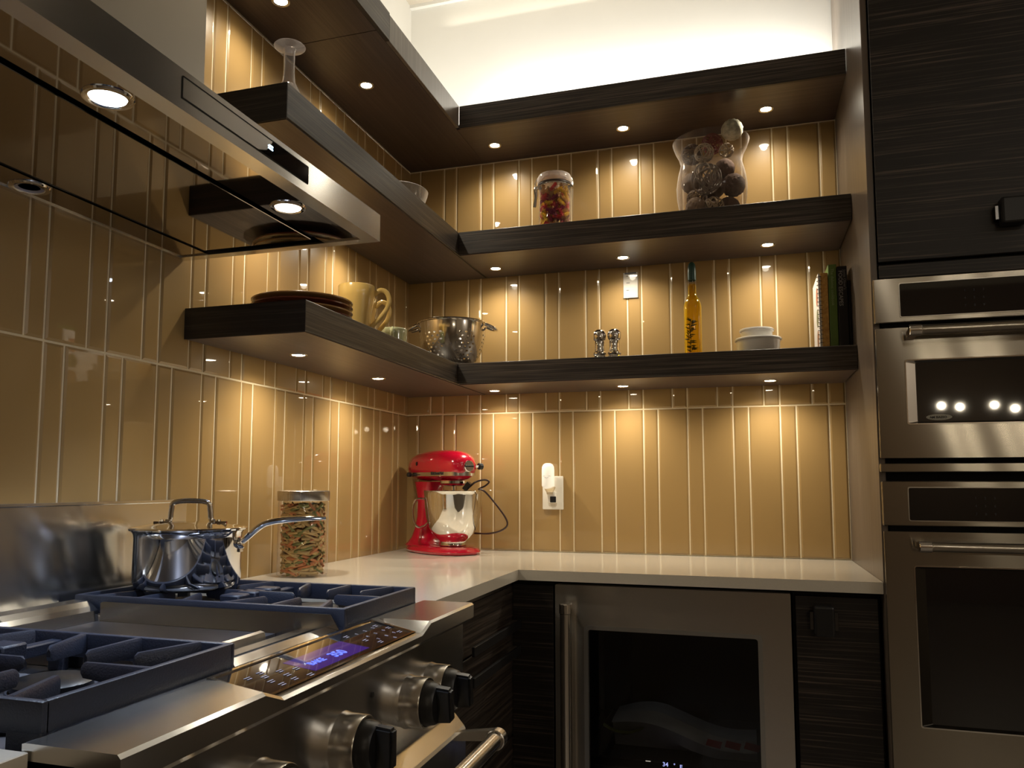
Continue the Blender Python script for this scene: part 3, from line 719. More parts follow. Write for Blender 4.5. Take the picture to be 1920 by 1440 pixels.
# ================================================================ SAUCEPAN
sx_, sy_, sz_ = .183, -1.545, .9525
sp = thing('saucepan', (sx_, sy_, sz_), 'polished steel saucepan with lid on the rear right burner', 'pot')
pr = [(0, 0), (.094, 0), (.103, .006), (.107, .018), (.107, .104), (.109, .112), (.113, .117), (.111, .118), (.105, .112), (.104, .018), (.09, .006), (0, .006)]
obj(lathe(B(), pr, c=(sx_, sy_, sz_), seg=72), 'pan_body', M_chrome, sp, True)
ld = obj(lathe(B(), [(.104, .1175), (.1165, .1185), (.1175, .1215), (.113, .1245), (.108, .1245), (.080, .130), (.04, .1345), (0, .136), (0, .1330), (.104, .1215)], c=(sx_, sy_, sz_), seg=72), 'lid', M_chrome, sp, True)
ru = Vector((.93, .36, 0)).normalized()
def pl(u, z): return (sx_+ru.x*u, sy_+ru.y*u, sz_+z)
pth = spline([pl(-.048, .134), pl(-.040, .138), pl(-.037, .160), pl(-.032, .1745), pl(0, .178), pl(.036, .1745), pl(.042, .160), pl(.045, .138), pl(.053, .134)], 6)
b = B(); tube(b, pth, .0042, 10, flat=1.3)
for u in (-.056, .061):
    loft(b, [[(sx_+ru.x*(u+e*.016)-ru.y*f*.008, sy_+ru.y*(u+e*.016)+ru.x*f*.008, sz_+.1305+dz) for e, f in ((-1, -.6), (0, -1), (1, -.6), (1, .6), (0, 1), (-1, .6))] for dz in (0, .005)])
    lathe(b, [(0, .140), (.004, .139), (.005, .135)], c=(sx_+ru.x*u, sy_+ru.y*u, sz_), seg=12)
obj(b, 'lid_handle', M_chrome, ld, True)
hu = Vector((.97, .24, 0)).normalized()
def ph(u, z): return (sx_+hu.x*u, sy_+hu.y*u, sz_+z)
b = B(); tube(b, spline([ph(.106, .088), ph(.118, .096), ph(.150, .124), ph(.172, .134), ph(.205, .139), ph(.250, .142), ph(.292, .143)], 5),
     [.007+.004*min(1, i/9) if i < 20 else .011-.0006*(i-20) for i in range(31)], 12, flat=.62)
obj(b, 'long_handle', M_chrome, sp, True)
b = B(); loft(b, [[ph(.1065+.004*e, z) for e in (0, 1)] + [(ph(.1065+.004*e, z)[0]-hu.y*.018, ph(.1065+.004*e, z)[1]+hu.x*.018, sz_+z) for e in (1, 0)] for z in (.072, .102)])
cyl(b, ph(.107, .088), ph(.118, .090), .010, 16, .002); obj(b, 'handle_mount', M_chrome, sp, True)

# ================================================================ PASTA CANISTER
kx, ky = .124, -.990
cn = thing('pasta_canister', (kx, ky, C), 'tall glass canister with brushed steel lid standing on the counter', 'canister')
obj(lathe(B(), [(0, .0005), (.064, .0005), (.069, .005), (.069, .200), (.0665, .205)], c=(kx, ky, C), seg=64), 'glass_jar', M_glass, cn, True)
obj(lathe(B(), [(0, .206), (.0705, .206), (.0715, .208), (.0715, .232), (.0695, .234), (0, .2345)], c=(kx, ky, C), seg=64), 'lid', M_sz, cn, True)
# penne: one object each
def penne_mesh(col):
    b = B(); n = 9
    def ring(r, z, sl): return [(r*math.cos(2*PI*i/n), r*math.sin(2*PI*i/n), z+sl*r*math.cos(2*PI*i/n)) for i in range(n)]
    L = .050
    loft(b, [ring(.0043, 0, 1.), ring(.0043, L, 1.), ring(.0031, L, 1.), ring(.0031, 0, 1.)], closed=True)
    bmesh.ops.translate(b, verts=b.verts, vec=(0, 0, -L/2))
    me = bpy.data.meshes.new('penne'); b.to_mesh(me); b.free(); me.materials.append(col)
    for p in me.polygons: p.use_smooth = True
    return me
PC = [(simple('penne_tan', (.62, .42, .17), rough=.55), 'tan penne piece inside the tall canister'),
      (simple('penne_orange', (.62, .24, .09), rough=.55), 'orange penne piece inside the tall canister'),
      (simple('penne_green', (.25, .25, .08), rough=.55), 'green penne piece inside the tall canister')]
PM = [(penne_mesh(m_), lb) for m_, lb in PC]
rnd = random.Random(3)
def put(me, name, loc, eul, label, cat, group):
    o = bpy.data.objects.new(name, me); COL.objects.link(o); o.location = loc; o.rotation_euler = eul
    return tag(o, label, cat, group)
k = 0
for layer in range(21):
    z = C+.012+layer*.0091
    for j in range(13):
        inner = j > 9
        r = (.030 if inner else .0545)+rnd.uniform(-.003, .001); a = 2*PI*(j/(10 if not inner else 3))+layer*.31+rnd.uniform(-.2, .2)
        # lies along the wall of the jar, tilted at random
        tilt = rnd.gauss(0, .38); tang = Vector((-math.sin(a), math.cos(a), 0)); d = (tang*math.cos(tilt)+Vector((0, 0, 1))*math.sin(tilt)).normalized()
        if not inner: r -= .003*math.cos(tilt)
        zz = min(max(z, C+.010+.021*abs(math.sin(tilt))), C+.196-.021*abs(math.sin(tilt)))
        q = d.to_track_quat('Z', 'Y').to_euler(); i = 1 if rnd.random() < .30 else (2 if rnd.random() < .36 else 0)
        put(PM[i][0], 'penne', (kx+r*math.cos(a), ky+r*math.sin(a), zz), q, PM[i][1], 'pasta', PM[i][1].split()[0]+' penne in the canister'); k += 1

# ================================================================ STAND MIXER
MO, MH = Vector((.211, -.146, C)), -36*PI/180
mx_ = thing('stand_mixer', MO, 'red tilt-head stand mixer with a steel bowl in the counter corner', 'mixer', rz=MH)
def sring(cx, cy, cz, rx, ry, n=40, e=2.4):
    out = []
    for i in range(n):
        a = 2*PI*i/n; c_, s_ = math.cos(a), math.sin(a)
        out.append((cx+rx*math.copysign(abs(c_)**(2/e), c_), cy+ry*math.copysign(abs(s_)**(2/e), s_), cz))
    return out
# foot + pedestal as one loft
b = B(); loft(b, [sring(.005, 0, .002, .172, .100), sring(.005, 0, .010, .178, .106), sring(.002, 0, .020, .172, .101), sring(-.004, 0, .0265, .155, .090), sring(-.010, 0, .028, .14, .08)])
obj(b, 'base', M_red, mx_, True, local=True)
b = B(); loft(b, [sring(-.092, 0, .024, .082, .090), sring(-.098, 0, .034, .066, .076), sring(-.098, 0, .055, .050, .062), sring(-.096, 0, .090, .038, .052), sring(-.094, 0, .13, .033, .046), sring(-.092, 0, .18, .033, .045),
             sring(-.090, 0, .215, .040, .047), sring(-.088, 0, .245, .058, .050), sring(-.084, 0, .262, .072, .052)])
obj(b, 'pedestal', M_red, mx_, True, local=True)
# head: loft along x of rounded sections
def hring(x, ry, rz_, cz, n=36, e=2.3):
    out = []
    for i in range(n):
        a = 2*PI*i/n; c_, s_ = math.cos(a), math.sin(a)
        out.append((x, ry*math.copysign(abs(c_)**(2/e), c_), cz+rz_*math.copysign(abs(s_)**(2/e), s_)))
    return out
HS = [(-.182, .012, .012, .312), (-.178, .032, .030, .313), (-.166, .050, .043, .316), (-.145, .061, .051, .319), (-.11, .067, .055, .321), (-.05, .070, .0575, .3225), (.01, .070, .058, .323), (.07, .068, .057, .322), (.11, .064, .054, .320), (.138, .057, .048, .317), (.155, .046, .038, .315), (.164, .030, .025, .315), (.167, .012, .010, .315)]
b = B(); loft(b, [hring(*h) for h in HS]); hdm = obj(b, 'head', M_red, mx_, True, local=True)
# trim band round the head
zb0, zb1 = .283, .302
def outline(z, grow):
    up_, dn = [], []
    for x, ry, rz_, cz in HS:
        v = (z-cz)/rz_
        if abs(v) < 1:
            y = ry*(1-abs(v)**2.3)**(1/2.3); up_.append((x, y+grow)); dn.append((x, -y-grow))
    xs = up_[0][0]-grow*1.5, up_[-1][0]+grow*1.5
    return [(xs[0], 0)] + up_ + [(xs[1], 0)] + dn[::-1]
oa = outline(.2925, .0022); ins = outline(.2925, -.004)
b = B(); loft(b, [[(p[0], p[1], zb0) for p in oa], [(p[0], p[1], zb1) for p in oa], [(p[0], p[1], zb1) for p in ins], [(p[0], p[1], zb0) for p in ins]], closed=True)
bnd = obj(b, 'trim_band', M_steelsoft, mx_, True, local=True)
# lettering wrapped along the camera-side of the band
side = [p for p in oa if p[1] <= 0]; side.sort(key=lambda p: p[0])
acc = [0]
for p, q in zip(side[:-1], side[1:]): acc.append(acc[-1]+math.hypot(q[0]-p[0], q[1]-p[1]))
s0 = acc[[i for i, p in enumerate(side) if p[0] >= .01][0]]+.012
def wrap(co):
    s = s0+co.x
    for i in range(len(acc)-1):
        if acc[i+1] >= s: break
    t_ = (s-acc[i])/(acc[i+1]-acc[i]); p, q = side[i], side[i+1]
    d = Vector((q[0]-p[0], q[1]-p[1])).normalized()
    return Vector((p[0]+(q[0]-p[0])*t_+d.y*(.0006+co.z), p[1]+(q[1]-p[1])*t_-d.x*(.0006+co.z), zb0+.0045+co.y))
b = B(); text(b, 'KitchenAid', .0175, Matrix.Identity(4), extrude=.0004, fn=wrap, bold=.0006)
obj(b, 'lettering', M_ink, bnd, local=True)
# front hub, thumb screw, levers
b = B(); cyl(b, (.160, 0, .318), (.179, 0, .318), .0205, 32, .002); hb = obj(b, 'hub_cover', M_chrome, mx_, True, local=True)
b = B(); box(b, .1785, .1805, -.019, .019, .315, .321, .0008); obj(b, 'hub_slot', M_black, hb, local=True)
b = B(); cyl(b, (.150, .045, .318), (.150, .058, .318), .006, 16); obj(b, 'screw_stem', M_chrome, mx_, True, local=True)
b = B(); cyl(b, (.150, .058, .318), (.150, .078, .318), .012, 24, .003); obj(b, 'thumb_screw', M_black, mx_, True, local=True)
b = B(); cyl(b, (-.118, -.066, .289), (-.118, -.082, .289), .0085, 20, .002); box(b, -.115, -.068, -.0735, -.0705, .2875, .2905); obj(b, 'speed_lever', M_black, mx_, True, local=True)
b = B(); cyl(b, (-.070, -.066, .330), (-.070, -.0725, .330), .0045, 16); bmesh.ops.scale(b, vec=(1, 1, 1.6), verts=b.verts, space=Matrix.Translation((.07, .07, -.330))); obj(b, 'vent_slot', M_black, mx_, True, local=True)
b = B(); lathe(b, [(0, .246), (.030, .246), (.044, .250), (.046, .256), (.046, .268), (.03, .275), (0, .275)], c=(.075, 0, 0), seg=40); obj(b, 'beater_hub', M_red, mx_, True, local=True)
b = B(); lathe(b, [(.047, .255), (.0495, .256), (.0495, .2655), (.047, .2665)], c=(.075, 0, 0), seg=40, close=True); obj(b, 'hub_ring', M_chrome, mx_, True, local=True)
b = B(); cyl(b, (.075, 0, .15), (.075, 0, .246), .007, 16); obj(b, 'beater_shaft', M_chrome, mx_, True, local=True)
# bowl
bp_ = [(0, .030), (.048, .030), (.050, .033), (.048, .043), (.050, .049), (.062, .058), (.078, .075), (.091, .100), (.099, .130), (.104, .170), (.107, .215), (.1085, .2265), (.1105, .2285), (.109, .2300), (.1065, .2285), (.105, .215), (.102, .170), (.097, .130), (.089, .100), (.076, .077), (.06, .062), (0, .055)]
bw = obj(lathe(B(), bp_, c=(.075, 0, 0), seg=72), 'bowl', M_chrome, mx_, True, local=True)
ha = 234*PI/180; hd_ = Vector((math.cos(ha), math.sin(ha), 0)); bc = Vector((.075, 0, 0))
def hp(u, z): p = bc+hd_*u; return (p.x, p.y, z)
b = B(); tube(b, spline([hp(.104, .198), hp(.122, .200), hp(.140, .192), hp(.149, .165), hp(.147, .130), hp(.138, .105), hp(.122, .095), hp(.104, .101), hp(.093, .112)], 5), .012, 8, flat=.4)
obj(b, 'bowl_handle', M_steelsoft, bw, True, local=True)
# power cord hanging over the bowl (world coordinates moved into the mixer frame)
inv = (Matrix.Translation(MO) @ Matrix.Rotation(MH, 4, 'Z')).inverted()
def wp(x, y, z): return tuple(inv @ Vector((x, y, z)))
cpts = [wp(.347, -.215, 1.160), wp(.366, -.212, 1.175), wp(.395, -.20, 1.183), wp(.410, -.19, 1.176), wp(.395, -.185, 1.162), wp(.372, -.19, 1.150), wp(.378, -.20, 1.149), wp(.400, -.20, 1.138), wp(.440, -.19, 1.090), wp(.470, -.18, 1.045), wp(.475, -.18, 1.018), wp(.445, -.17, .998), wp(.395, -.15, .987), wp(.33, -.10, .984), wp(.24, -.06, .984), wp(.14, -.075, .985)]
obj(tube(B(), spline(cpts, 6), .0034, 8), 'power_cord', simple('cord_brown', (.035, .014, .012), rough=.35), mx_, True, local=True)
b = B(); loft(b, [[wp(x, y, z) for x, y, z in r] for r in (((.318, -.225, 1.152), (.330, -.225, 1.144), (.330, -.200, 1.144), (.318, -.200, 1.152)), ((.338, -.225, 1.177), (.352, -.225, 1.166), (.352, -.200, 1.166), (.338, -.200, 1.177)))])
obj(b, 'plug', M_black, mx_, local=True)

# ================================================================ OUTLET + PLUG-IN
t = thing('wall_outlet', (.606, -.0095, 1.136), 'white wall socket plate on the tiled back wall', 'outlet')
obj(box(B(), .566, .646, -.0145, -.009, 1.073, 1.198, .0025, 2), 'cover_plate', M_wplast, t)
obj(prism(B(), rrect(.590, .622, 1.084, 1.108, .006, 4), 'y', -.0155, -.0145), 'socket', simple('socket_grey', (.66, .60, .50), rough=.4), t)
t = thing('plug_in_light', (.600, -.05, 1.136), 'white domed plug-in night light in the wall socket', 'night light')
obj(lathe(B(), [(0, .246), (.010, .2455), (.018, .241), (.0225, .232), (.0235, .220), (.0235, .162), (.020, .155), (.012, .150), (0, .149)], c=(.597, -.052, 1.0), seg=36), 'dome', simple('dome_white', (.92, .90, .84), rough=.25, emis=(1, .9, .72), es=.25), t, True)
b = B()
for s in (-1, 1): tube(b, [(.597+s*(.006+.003*i), -.0762+.0012*i, 1.1965+.0022*(1-abs(i-1.5)/1.5)) for i in range(4)], .0006, 5)
tube(b, [(.590+.0035*i, -.0765+abs(i-2)*.0004, 1.1925-.0016*(1-((i-2)/2)**2)) for i in range(5)], .0007, 5)
obj(b, 'printed_curves', M_print, t)
obj(lathe(B(), [(.022, .158), (.020, .150), (.013, .138), (.011, .130), (0, .130)], c=(.602, -.046, 1.0), seg=32), 'clear_cup', thin_glass('cup_plastic', tint=(.85, .78, .65), edge=(.8, .75, .65), edge_amt=.6), t, True)
obj(box(B(), .592, .622, -.046, -.0146, 1.098, 1.140, .003, 2), 'plug_body', M_wplast, t)
obj(box(B(), .604, .6265, -.0535, -.0465, 1.100, 1.1225, .002, 2), 'black_sensor', M_black, t)
# card in clear sleeve on the wall
t = thing('notice_card', (.907, -.012, 1.86), 'small white notice card in a clear sleeve taped to the tiled back wall', 'card')
obj(box(B(), .881, .934, -.0115, -.0095, 1.862, 1.958), 'card', M_paper, t)
obj(box(B(), .879, .937, -.0128, -.0118, 1.858, 1.961), 'clear_sleeve', M_glass, t)
b = B(); box(b, .886, .929, -.0136, -.0130, 1.9525, 1.9575)
for z_, x1 in ((1.9435, .925), (1.918, .905), (1.890, .902)): box(b, .892, x1, -.0133, -.0130, z_, z_+.0018)
obj(b, 'printed_lines', simple('print_dim', (.10, .10, .12), rough=.6), t)

# ================================================================ LOWER SHELF, LEFT: plates and mugs
def plate(z, mat, label, name='dinner_plate', r=.133):
    t = tag(obj(lathe(B(), [(0, .003), (.070, .003), (.074, 0), (.080, 0), (.084, .004), (.110, .009), (r, .0165), (r+.0015, .019), (r, .0205), (.110, .0145), (.082, .0095), (0, .009)], c=(.172, -1.10, z), seg=72), name, mat, None, True), label, 'plate', 'stack of plates on the lower left shelf')
z0 = L1T+.0005
for i, (mt_, lb) in enumerate(((M_brownred, 'glazed brown plate at the bottom of the stack'), (M_tan, 'tan plate second from the bottom of the stack'), (M_brownred, 'dark red-brown plate second from the top of the stack'), (M_tan, 'tan plate on top of the stack'))):
    plate(z0+i*.0142, mt_, lb)
def mug(x, y, label, mat, rz, r0, r1, h, style, name='mug', group=None):
    t = thing(name, (x, y, L1T+.0005), label, 'mug', group, rz)
    obj(lathe(B(), [(0, 0), (r0-.003, 0), (r0, .003), (r0+(r1-r0)*.35, h*.42), (r1-.001, h*.78), (r1, h-.003), (r1-.002, h), (r1-.005, h-.003), (r1-.007, h*.75), (r0-.004, .01), (0, .008)], seg=56), 'cup', mat, t, True, local=True)
    if style == 'ear':
        pts = [(r1-.004, 0, h*.84), (r1+.014, 0, h*.93), (r1+.032, 0, h*.90), (r1+.042, 0, h*.76), (r1+.036, 0, h*.60), (r1+.020, 0, h*.46), (r1+.002, 0, h*.34), (r0+.006, 0, h*.25)]
    else:
        pts = [(r1-.003, 0, h*.86), (r1+.016, 0, h*.90), (r1+.026, 0, h*.72), (r1+.024, 0, h*.48), (r1+.012, 0, h*.30), (r1-.004, 0, h*.24)]
    obj(tube(B(), spline(pts, 6), .0062, 10, flat=1.2), 'handle', mat, t, True, local=True)
    return t
mug(.200, -.842, 'yellow mug beside the plates on the lower left shelf', M_yellow, 18*PI/180, .038, .056, .166, 'ear', group='yellow mugs')
mug(.132, -.690, 'yellow mug half hidden behind the other yellow mug', M_yellow, 14*PI/180, .038, .056, .166, 'ear', group='yellow mugs')
mug(.192, -.555, 'short green mottled mug next to the corner of the lower left shelf', M_green, -70*PI/180, .043, .045, .090, 'c')

# ================================================================ COLANDER
co = thing('colander', (.262, -.185, L1T), 'stainless steel colander with dotted holes in the shelf corner', 'colander')
mt, nt, bs = new_mat('perforated_steel')
bs.inputs['Base Color'].default_value = (.70, .67, .62, 1); bs.inputs['Metallic'].default_value = 1; bs.inputs['Roughness'].default_value = .13
out = nt.nodes['Material Output']; tc = N(nt, 'ShaderNodeTexCoord'); sp3 = N(nt, 'ShaderNodeSeparateXYZ'); nt.links.new(tc.outputs['Object'], sp3.inputs[0])
def mth(op, a, b_=None):
    n = N(nt, 'ShaderNodeMath', operation=op)
    for i, v in enumerate((a, b_)):
        if v is None: continue
        if isinstance(v, (int, float)): n.inputs[i].default_value = v
        else: nt.links.new(v, n.inputs[i])
    return n.outputs[0]
ang_ = mth('ARCTAN2', sp3.outputs[1], sp3.outputs[0]); ua = mth('MULTIPLY', ang_, 32/(2*PI)); vz = mth('MULTIPLY', sp3.outputs[2], 75.)
rowi = mth('FLOOR', vz); ua2 = mth('ADD', ua, mth('MULTIPLY', rowi, .5))
fu = mth('SUBTRACT', mth('FRACT', ua2), .5); fv = mth('SUBTRACT', mth('FRACT', vz), .5)
dd_ = mth('ADD', mth('MULTIPLY', fu, fu), mth('MULTIPLY', fv, fv)); hole = mth('LESS_THAN', dd_, .055)
grp = mth('GREATER_THAN', mth('SINE', mth('MULTIPLY', ang_, 6)), -.35)
zlo = mth('GREATER_THAN', sp3.outputs[2], .030); zhi = mth('LESS_THAN', sp3.outputs[2], .135)
msk = mth('MULTIPLY', mth('MULTIPLY', hole, grp), mth('MULTIPLY', zlo, zhi))
trn = N(nt, 'ShaderNodeBsdfTransparent'); mxs = N(nt, 'ShaderNodeMixShader'); nt.links.new(msk, mxs.inputs[0]); nt.links.new(bs.outputs[0], mxs.inputs[1]); nt.links.new(trn.outputs[0], mxs.inputs[2]); nt.links.new(mxs.outputs[0], out.inputs[0])
cp_ = [(0, .014), (.060, .014), (.074, .020), (.092, .036), (.106, .060), (.116, .090), (.123, .128), (.127, .160), (.127, .172)]
obj(lathe(B(), cp_, seg=72), 'perforated_bowl', mt, co, True, local=True)
obj(lathe(B(), [(.126, .170), (.131, .172), (.132, .175), (.130, .178), (.126, .176)], seg=72, close=True), 'rim', M_chrome, co, True, local=True)
obj(lathe(B(), [(.058, .016), (.062, .004), (.066, 0), (.068, .002), (.064, .008), (.062, .018)], seg=56, close=True), 'foot_ring', M_steelsoft, co, True, local=True)
for s, a in ((1, 12), (-1, 192)):
    ca, sa = math.cos(a*PI/180), math.sin(a*PI/180)
    def q_(u, v, z): return (ca*u-sa*v, sa*u+ca*v, z)
    tube_b = tube(B(), spline([q_(.127, -.032, .168), q_(.145, -.031, .160), q_(.163, -.018, .153), q_(.167, 0, .151), q_(.163, .018, .153), q_(.145, .031, .160), q_(.127, .032, .168)], 5), .0062, 10)
    obj(tube_b, 'handle', M_chrome, co, True, local=True)

# ================================================================ SHAKERS, BOTTLE, BOWLS, BOOKS
def shaker(x, label):
    t = thing('shaker', (x, -.20, L1T+.0005), label, 'shaker', 'chrome shakers')
    obj(lathe(B(), [(0, 0), (.021, 0), (.0225, .003), (.0225, .022), (.020, .026), (.024, .031), (.024, .035), (.019, .040), (.0175, .055), (.0185, .072), (.017, .078)], seg=40), 'body', M_chrome, t, True, local=True)
    obj(lathe(B(), [(.017, .078), (.0225, .083), (.0245, .095), (.0235, .107), (.017, .115), (.009, .119), (0, .120)], seg=40), 'domed_top', M_chrome, t, True, local=True)
shaker(.821, 'chrome shaker nearer the colander, left one of the pair'); shaker(.873, 'chrome shaker nearer the oil bottle, right one of the pair')
ob = thing('oil_bottle', (1.141, -.20, L1T), 'tall olive oil bottle with herbs and a dark green capsule', 'bottle')
prf = [(0, .0005), (.026, .0005), (.029, .004), (.029, .178), (.0275, .190), (.0215, .206), (.0155, .216), (.0130, .230), (.0130, .272)]
obj(lathe(B(), prf[:-1]+[(.0128, .258), (0, .258)], seg=48), 'oil', thin_glass('oil_body', tint=(.97, .78, .12), edge=(.85, .60, .04), edge_amt=.8), ob, True, local=True)
obj(lathe(B(), [(.0135, .252), (.0137, .276), (.0120, .276)], seg=40), 'clear_neck', M_glass, ob, True, local=True)
obj(lathe(B(), [(.0110, .270), (.0145, .272), (.0142, .300), (.0135, .318), (.011, .328), (.006, .335), (0, .336)], seg=36), 'capsule', simple('capsule_green', (.02, .07, .055), rough=.3), ob, True, local=True)
b = B(); rn = random.Random(5)
tube(b, spline([(-.010, -.018, .02), (-.006, -.020, .07), (-.010, -.020, .11), (-.004, -.021, .135)], 5), .0012, 5)
for i in range(46):
    z = .022+.112*i/46; a = rn.uniform(0, 2*PI); L = rn.uniform(.014, .028); x = -.008+.004*math.sin(z*60); dx, dz = math.cos(a)*L, abs(math.sin(a))*L*.5
    dx = max(-.016, min(.022, dx))
    loft(b, [[(x, -.021, z), (x, -.0225, z+.001), (x, -.021, z+.002)], [(x+dx*.5, -.0215, z+dz*.5-.0025), (x+dx*.5, -.0235, z+dz*.5), (x+dx*.5, -.0215, z+dz*.5+.003)], [(x+dx, -.019, z+dz), (x+dx, -.0195, z+dz+.0004), (x+dx, -.019, z+dz+.0008)]])
obj(b, 'herb_sprig', simple('herb', (.035, .03, .008), rough=.7), ob, True, local=True)
b = B(); lathe(b, [(0, .0), (.007, .003), (.008, .008), (.005, .014), (0, .016)], c=(-.012, -.018, .006), seg=14); obj(b, 'red_pepper', simple('pepper', (.5, .02, .02), rough=.4), ob, True, local=True)

def bowl(x, y, z, r0, r1, h, label, name='serving_bowl'):
    t = lathe(B(), [(0, 0), (r0-.004, 0), (r0, .002), (r0+(r1-r0)*.6, h*.45), (r1-.004, h-.009), (r1, h-.008), (r1+.0015, h-.004), (r1-.001, h), (r1-.006, h-.002), (r1-.010, h-.010), (r0-.006, .006), (0, .005)], c=(x, y, z), seg=64)
    tag(obj(t, name, M_white, None, True), label, 'bowl', 'nested white bowls')
bowl(1.350, -.20, L1T+.0005, .060, .0740, .058, 'wide shallow white bowl below the small one')
bowl(1.346, -.20, L1T+.0070, .044, .0545, .083, 'small white bowl standing inside the wide white bowl')

def book(x0, x1, yf, yb, h, mat, label, name='book', rot=0, spine=None):
    t = thing(name, ((x0+x1)/2, yf, L1T+.0005), label, 'book', None, rot)
    w2 = (x1-x0)/2; D = yb-yf
    b = B(); box(b, -w2, -w2+.003, .0, D, 0, h, .0006); box(b, w2-.003, w2, .0, D, 0, h, .0006); box(b, -w2, w2, -.003, .0005, 0, h, .0012)
    obj(b, 'cover', mat, t, local=True)
    obj(box(B(), -w2+.003, w2-.003, .001, D-.004, .003, h-.004), 'page_block', M_paper, t, local=True)
    return t, w2
zT = L1T
bk, w2 = book(1.5925, 1.6215, -.255, -.04, .268, simple('book_black', (.006, .006, .008), rough=.35), 'black hardback cookbook beside the side panel, spine reading FOOD ESCAPES')
b = B(); mt_ = basis((-.004, -.0034, .254), (0, 0, -1), (1, 0, 0)); mt_ = basis((-.0105, -.0034, .254), (0, 0, -1), (1, 0, 0))
text(b, 'FOOD ESCAPES', .0165, mt_, bold=.0002); obj(b, 'title', simple('spine_grey', (.30, .28, .26), rough=.5), bk, local=True)
b = B(); text(b, "Jamie Oliver's", .0115, basis((.0035, -.0034, .256), (0, 0, -1), (1, 0, 0))); obj(b, 'author', simple('spine_grey2', (.20, .18, .17), rough=.5), bk, local=True)
bk, w2 = book(1.5665, 1.5905, -.255, -.04, .276, simple('book_green', (.10, .17, .03), rough=.4), 'tall green cookbook between the black book and spiral book')
b = B(); text(b, 'The diabetes cookbook', .0125, basis((-.0045, -.0034, .262), (0, 0, -1), (1, 0, 0))); obj(b, 'title', simple('spine_green', (.28, .36, .16), rough=.5), bk, local=True)
bk, w2 = book(1.6225, 1.6315, -.245, -.05, .222, simple('book_maroon', (.012, .004, .004), rough=.5), 'thin dark book squeezed against the side panel')
# spiral bound book
t = thing('spiral_book', (1.549, -.255, L1T+.0005), 'spiral bound recipe book with orange patterned spine and round food pictures', 'book')
mo, nto, bo_ = new_mat('spiral_spine'); bo_.inputs['Roughness'].default_value = .4
tcn = N(nto, 'ShaderNodeTexCoord'); vo = N(nto, 'ShaderNodeTexNoise'); vo.inputs['Scale'].default_value = 110; mixc = N(nto, 'ShaderNodeMix', data_type='RGBA'); mixc.inputs[6].default_value = (.30, .11, .01, 1); mixc.inputs[7].default_value = (.80, .48, .12, 1)
nto.links.new(tcn.outputs['Object'], vo.inputs['Vector']); nto.links.new(vo.outputs[0], mixc.inputs[0]); nto.links.new(mixc.outputs[2], bo_.inputs['Base Color'])
obj(box(B(), -.006, .0155, -.003, .0, .0, .250, .001), 'spine_wrap', mo, t, local=True)
obj(box(B(), -.010, .0155, .0005, .198, .002, .248), 'page_block', M_paper, t, local=True)
obj(box(B(), -.013, -.0105, -.001, .200, 0, .250, .0005), 'front_cover', simple('cover_white', (.82, .78, .74), rough=.35), t, local=True)
for z_, c_ in ((.045, (.33, .16, .08)), (.115, (.16, .17, .08)), (.185, (.45, .14, .07))):
    b = B(); cyl(b, (-.0131, .055, z_), (-.0136, .055, z_), .030, 28); obj(b, 'food_picture', simple('food_pic', c_, rough=.5, noise=.4, nscale=90), t, local=True)
for i in range(18):
    b = B(); zc_ = .012+i*.0133
    tube(b, [(-.0095+.0075*math.cos(a_), .001+.0075*math.sin(a_), zc_) for a_ in [2*PI*q_/10 for q_ in range(10)]], .0009, 5, closed=True)
    obj(b, 'binding_ring', M_black, t, local=True)

# ================================================================ UPPER SHELF: rotini jar, vase, glasses
jx, jy = .655, -.170
jr = thing('clip_top_jar', (jx, jy, L2T), 'clip-top glass jar of coloured rotini on the middle back shelf', 'jar')
obj(lathe(B(), [(0, .0005), (.054, .0005), (.058, .005), (.058, .186), (.055, .196)], seg=56), 'glass_jar', M_glass, jr, True, local=True)
obj(lathe(B(), [(.050, .203), (.062, .203), (.0635, .207), (.0625, .226), (.057, .236), (.048, .239), (0, .240), (0, .234), (.045, .233), (.050, .22)], seg=56), 'glass_lid', M_glasslid, jr, True, local=True)
obj(lathe(B(), [(.054, .197), (.0605, .197), (.0605, .2025), (.054, .2025)], seg=56, close=True), 'rubber_gasket', simple('gasket', (.03, .02, .018), rough=.5), jr, True, local=True)
b = B(); lathe(b, [(.0585, .190), (.0605, .190), (.0605, .194), (.0585, .194)], seg=48, close=True)
ca, sa = math.cos(15*PI/180), math.sin(15*PI/180)
def jq(u, v, z): return (ca*u-sa*v, sa*u+ca*v, z)
tube(b, [jq(-.064, -.008, .225), jq(-.072, -.008, .205), jq(-.071, -.006, .180), jq(-.067, 0, .165), jq(-.071, .006, .180), jq(-.072, .008, .205), jq(-.064, .008, .225)], .0012, 6)
tube(b, spline([jq(-.060, 0, .192), jq(-.070, 0, .186), jq(-.068, 0, .160), jq(-.072, 0, .130), jq(-.074, 0, .118)], 4), [.0035]*8+[.0028]*9, 8, flat=2.0)
tube(b, [jq(.062, -.008, .224), jq(.070, -.007, .208), jq(.068, 0, .190), jq(.070, .007, .208), jq(.062, .008, .224)], .0014, 6); box(b, .060, .070, -.006, .014, .186, .196, .001)
obj(b, 'wire_clip', M_steelsoft, jr, True, local=True)
def fusilli_mesh(mat):
    b = B(); rings = []; n = 26; L = .034
    for i in range(n):
        a = i/n*2*PI*2.6; z = -L/2+L*i/(n-1); r = .0086
        rings.append([(r*math.cos(a+o_)*s_, r*math.sin(a+o_)*s_, z+dz) for o_, s_, dz in ((0, 1, .0009), (.5, .28, .0006), (2.09, 1, .0009), (2.6, .28, 0), (4.19, 1, .0009), (4.7, .28, 0))])
    loft(b, rings); me = bpy.data.meshes.new('rotini'); b.to_mesh(me); b.free(); me.materials.append(mat); return me
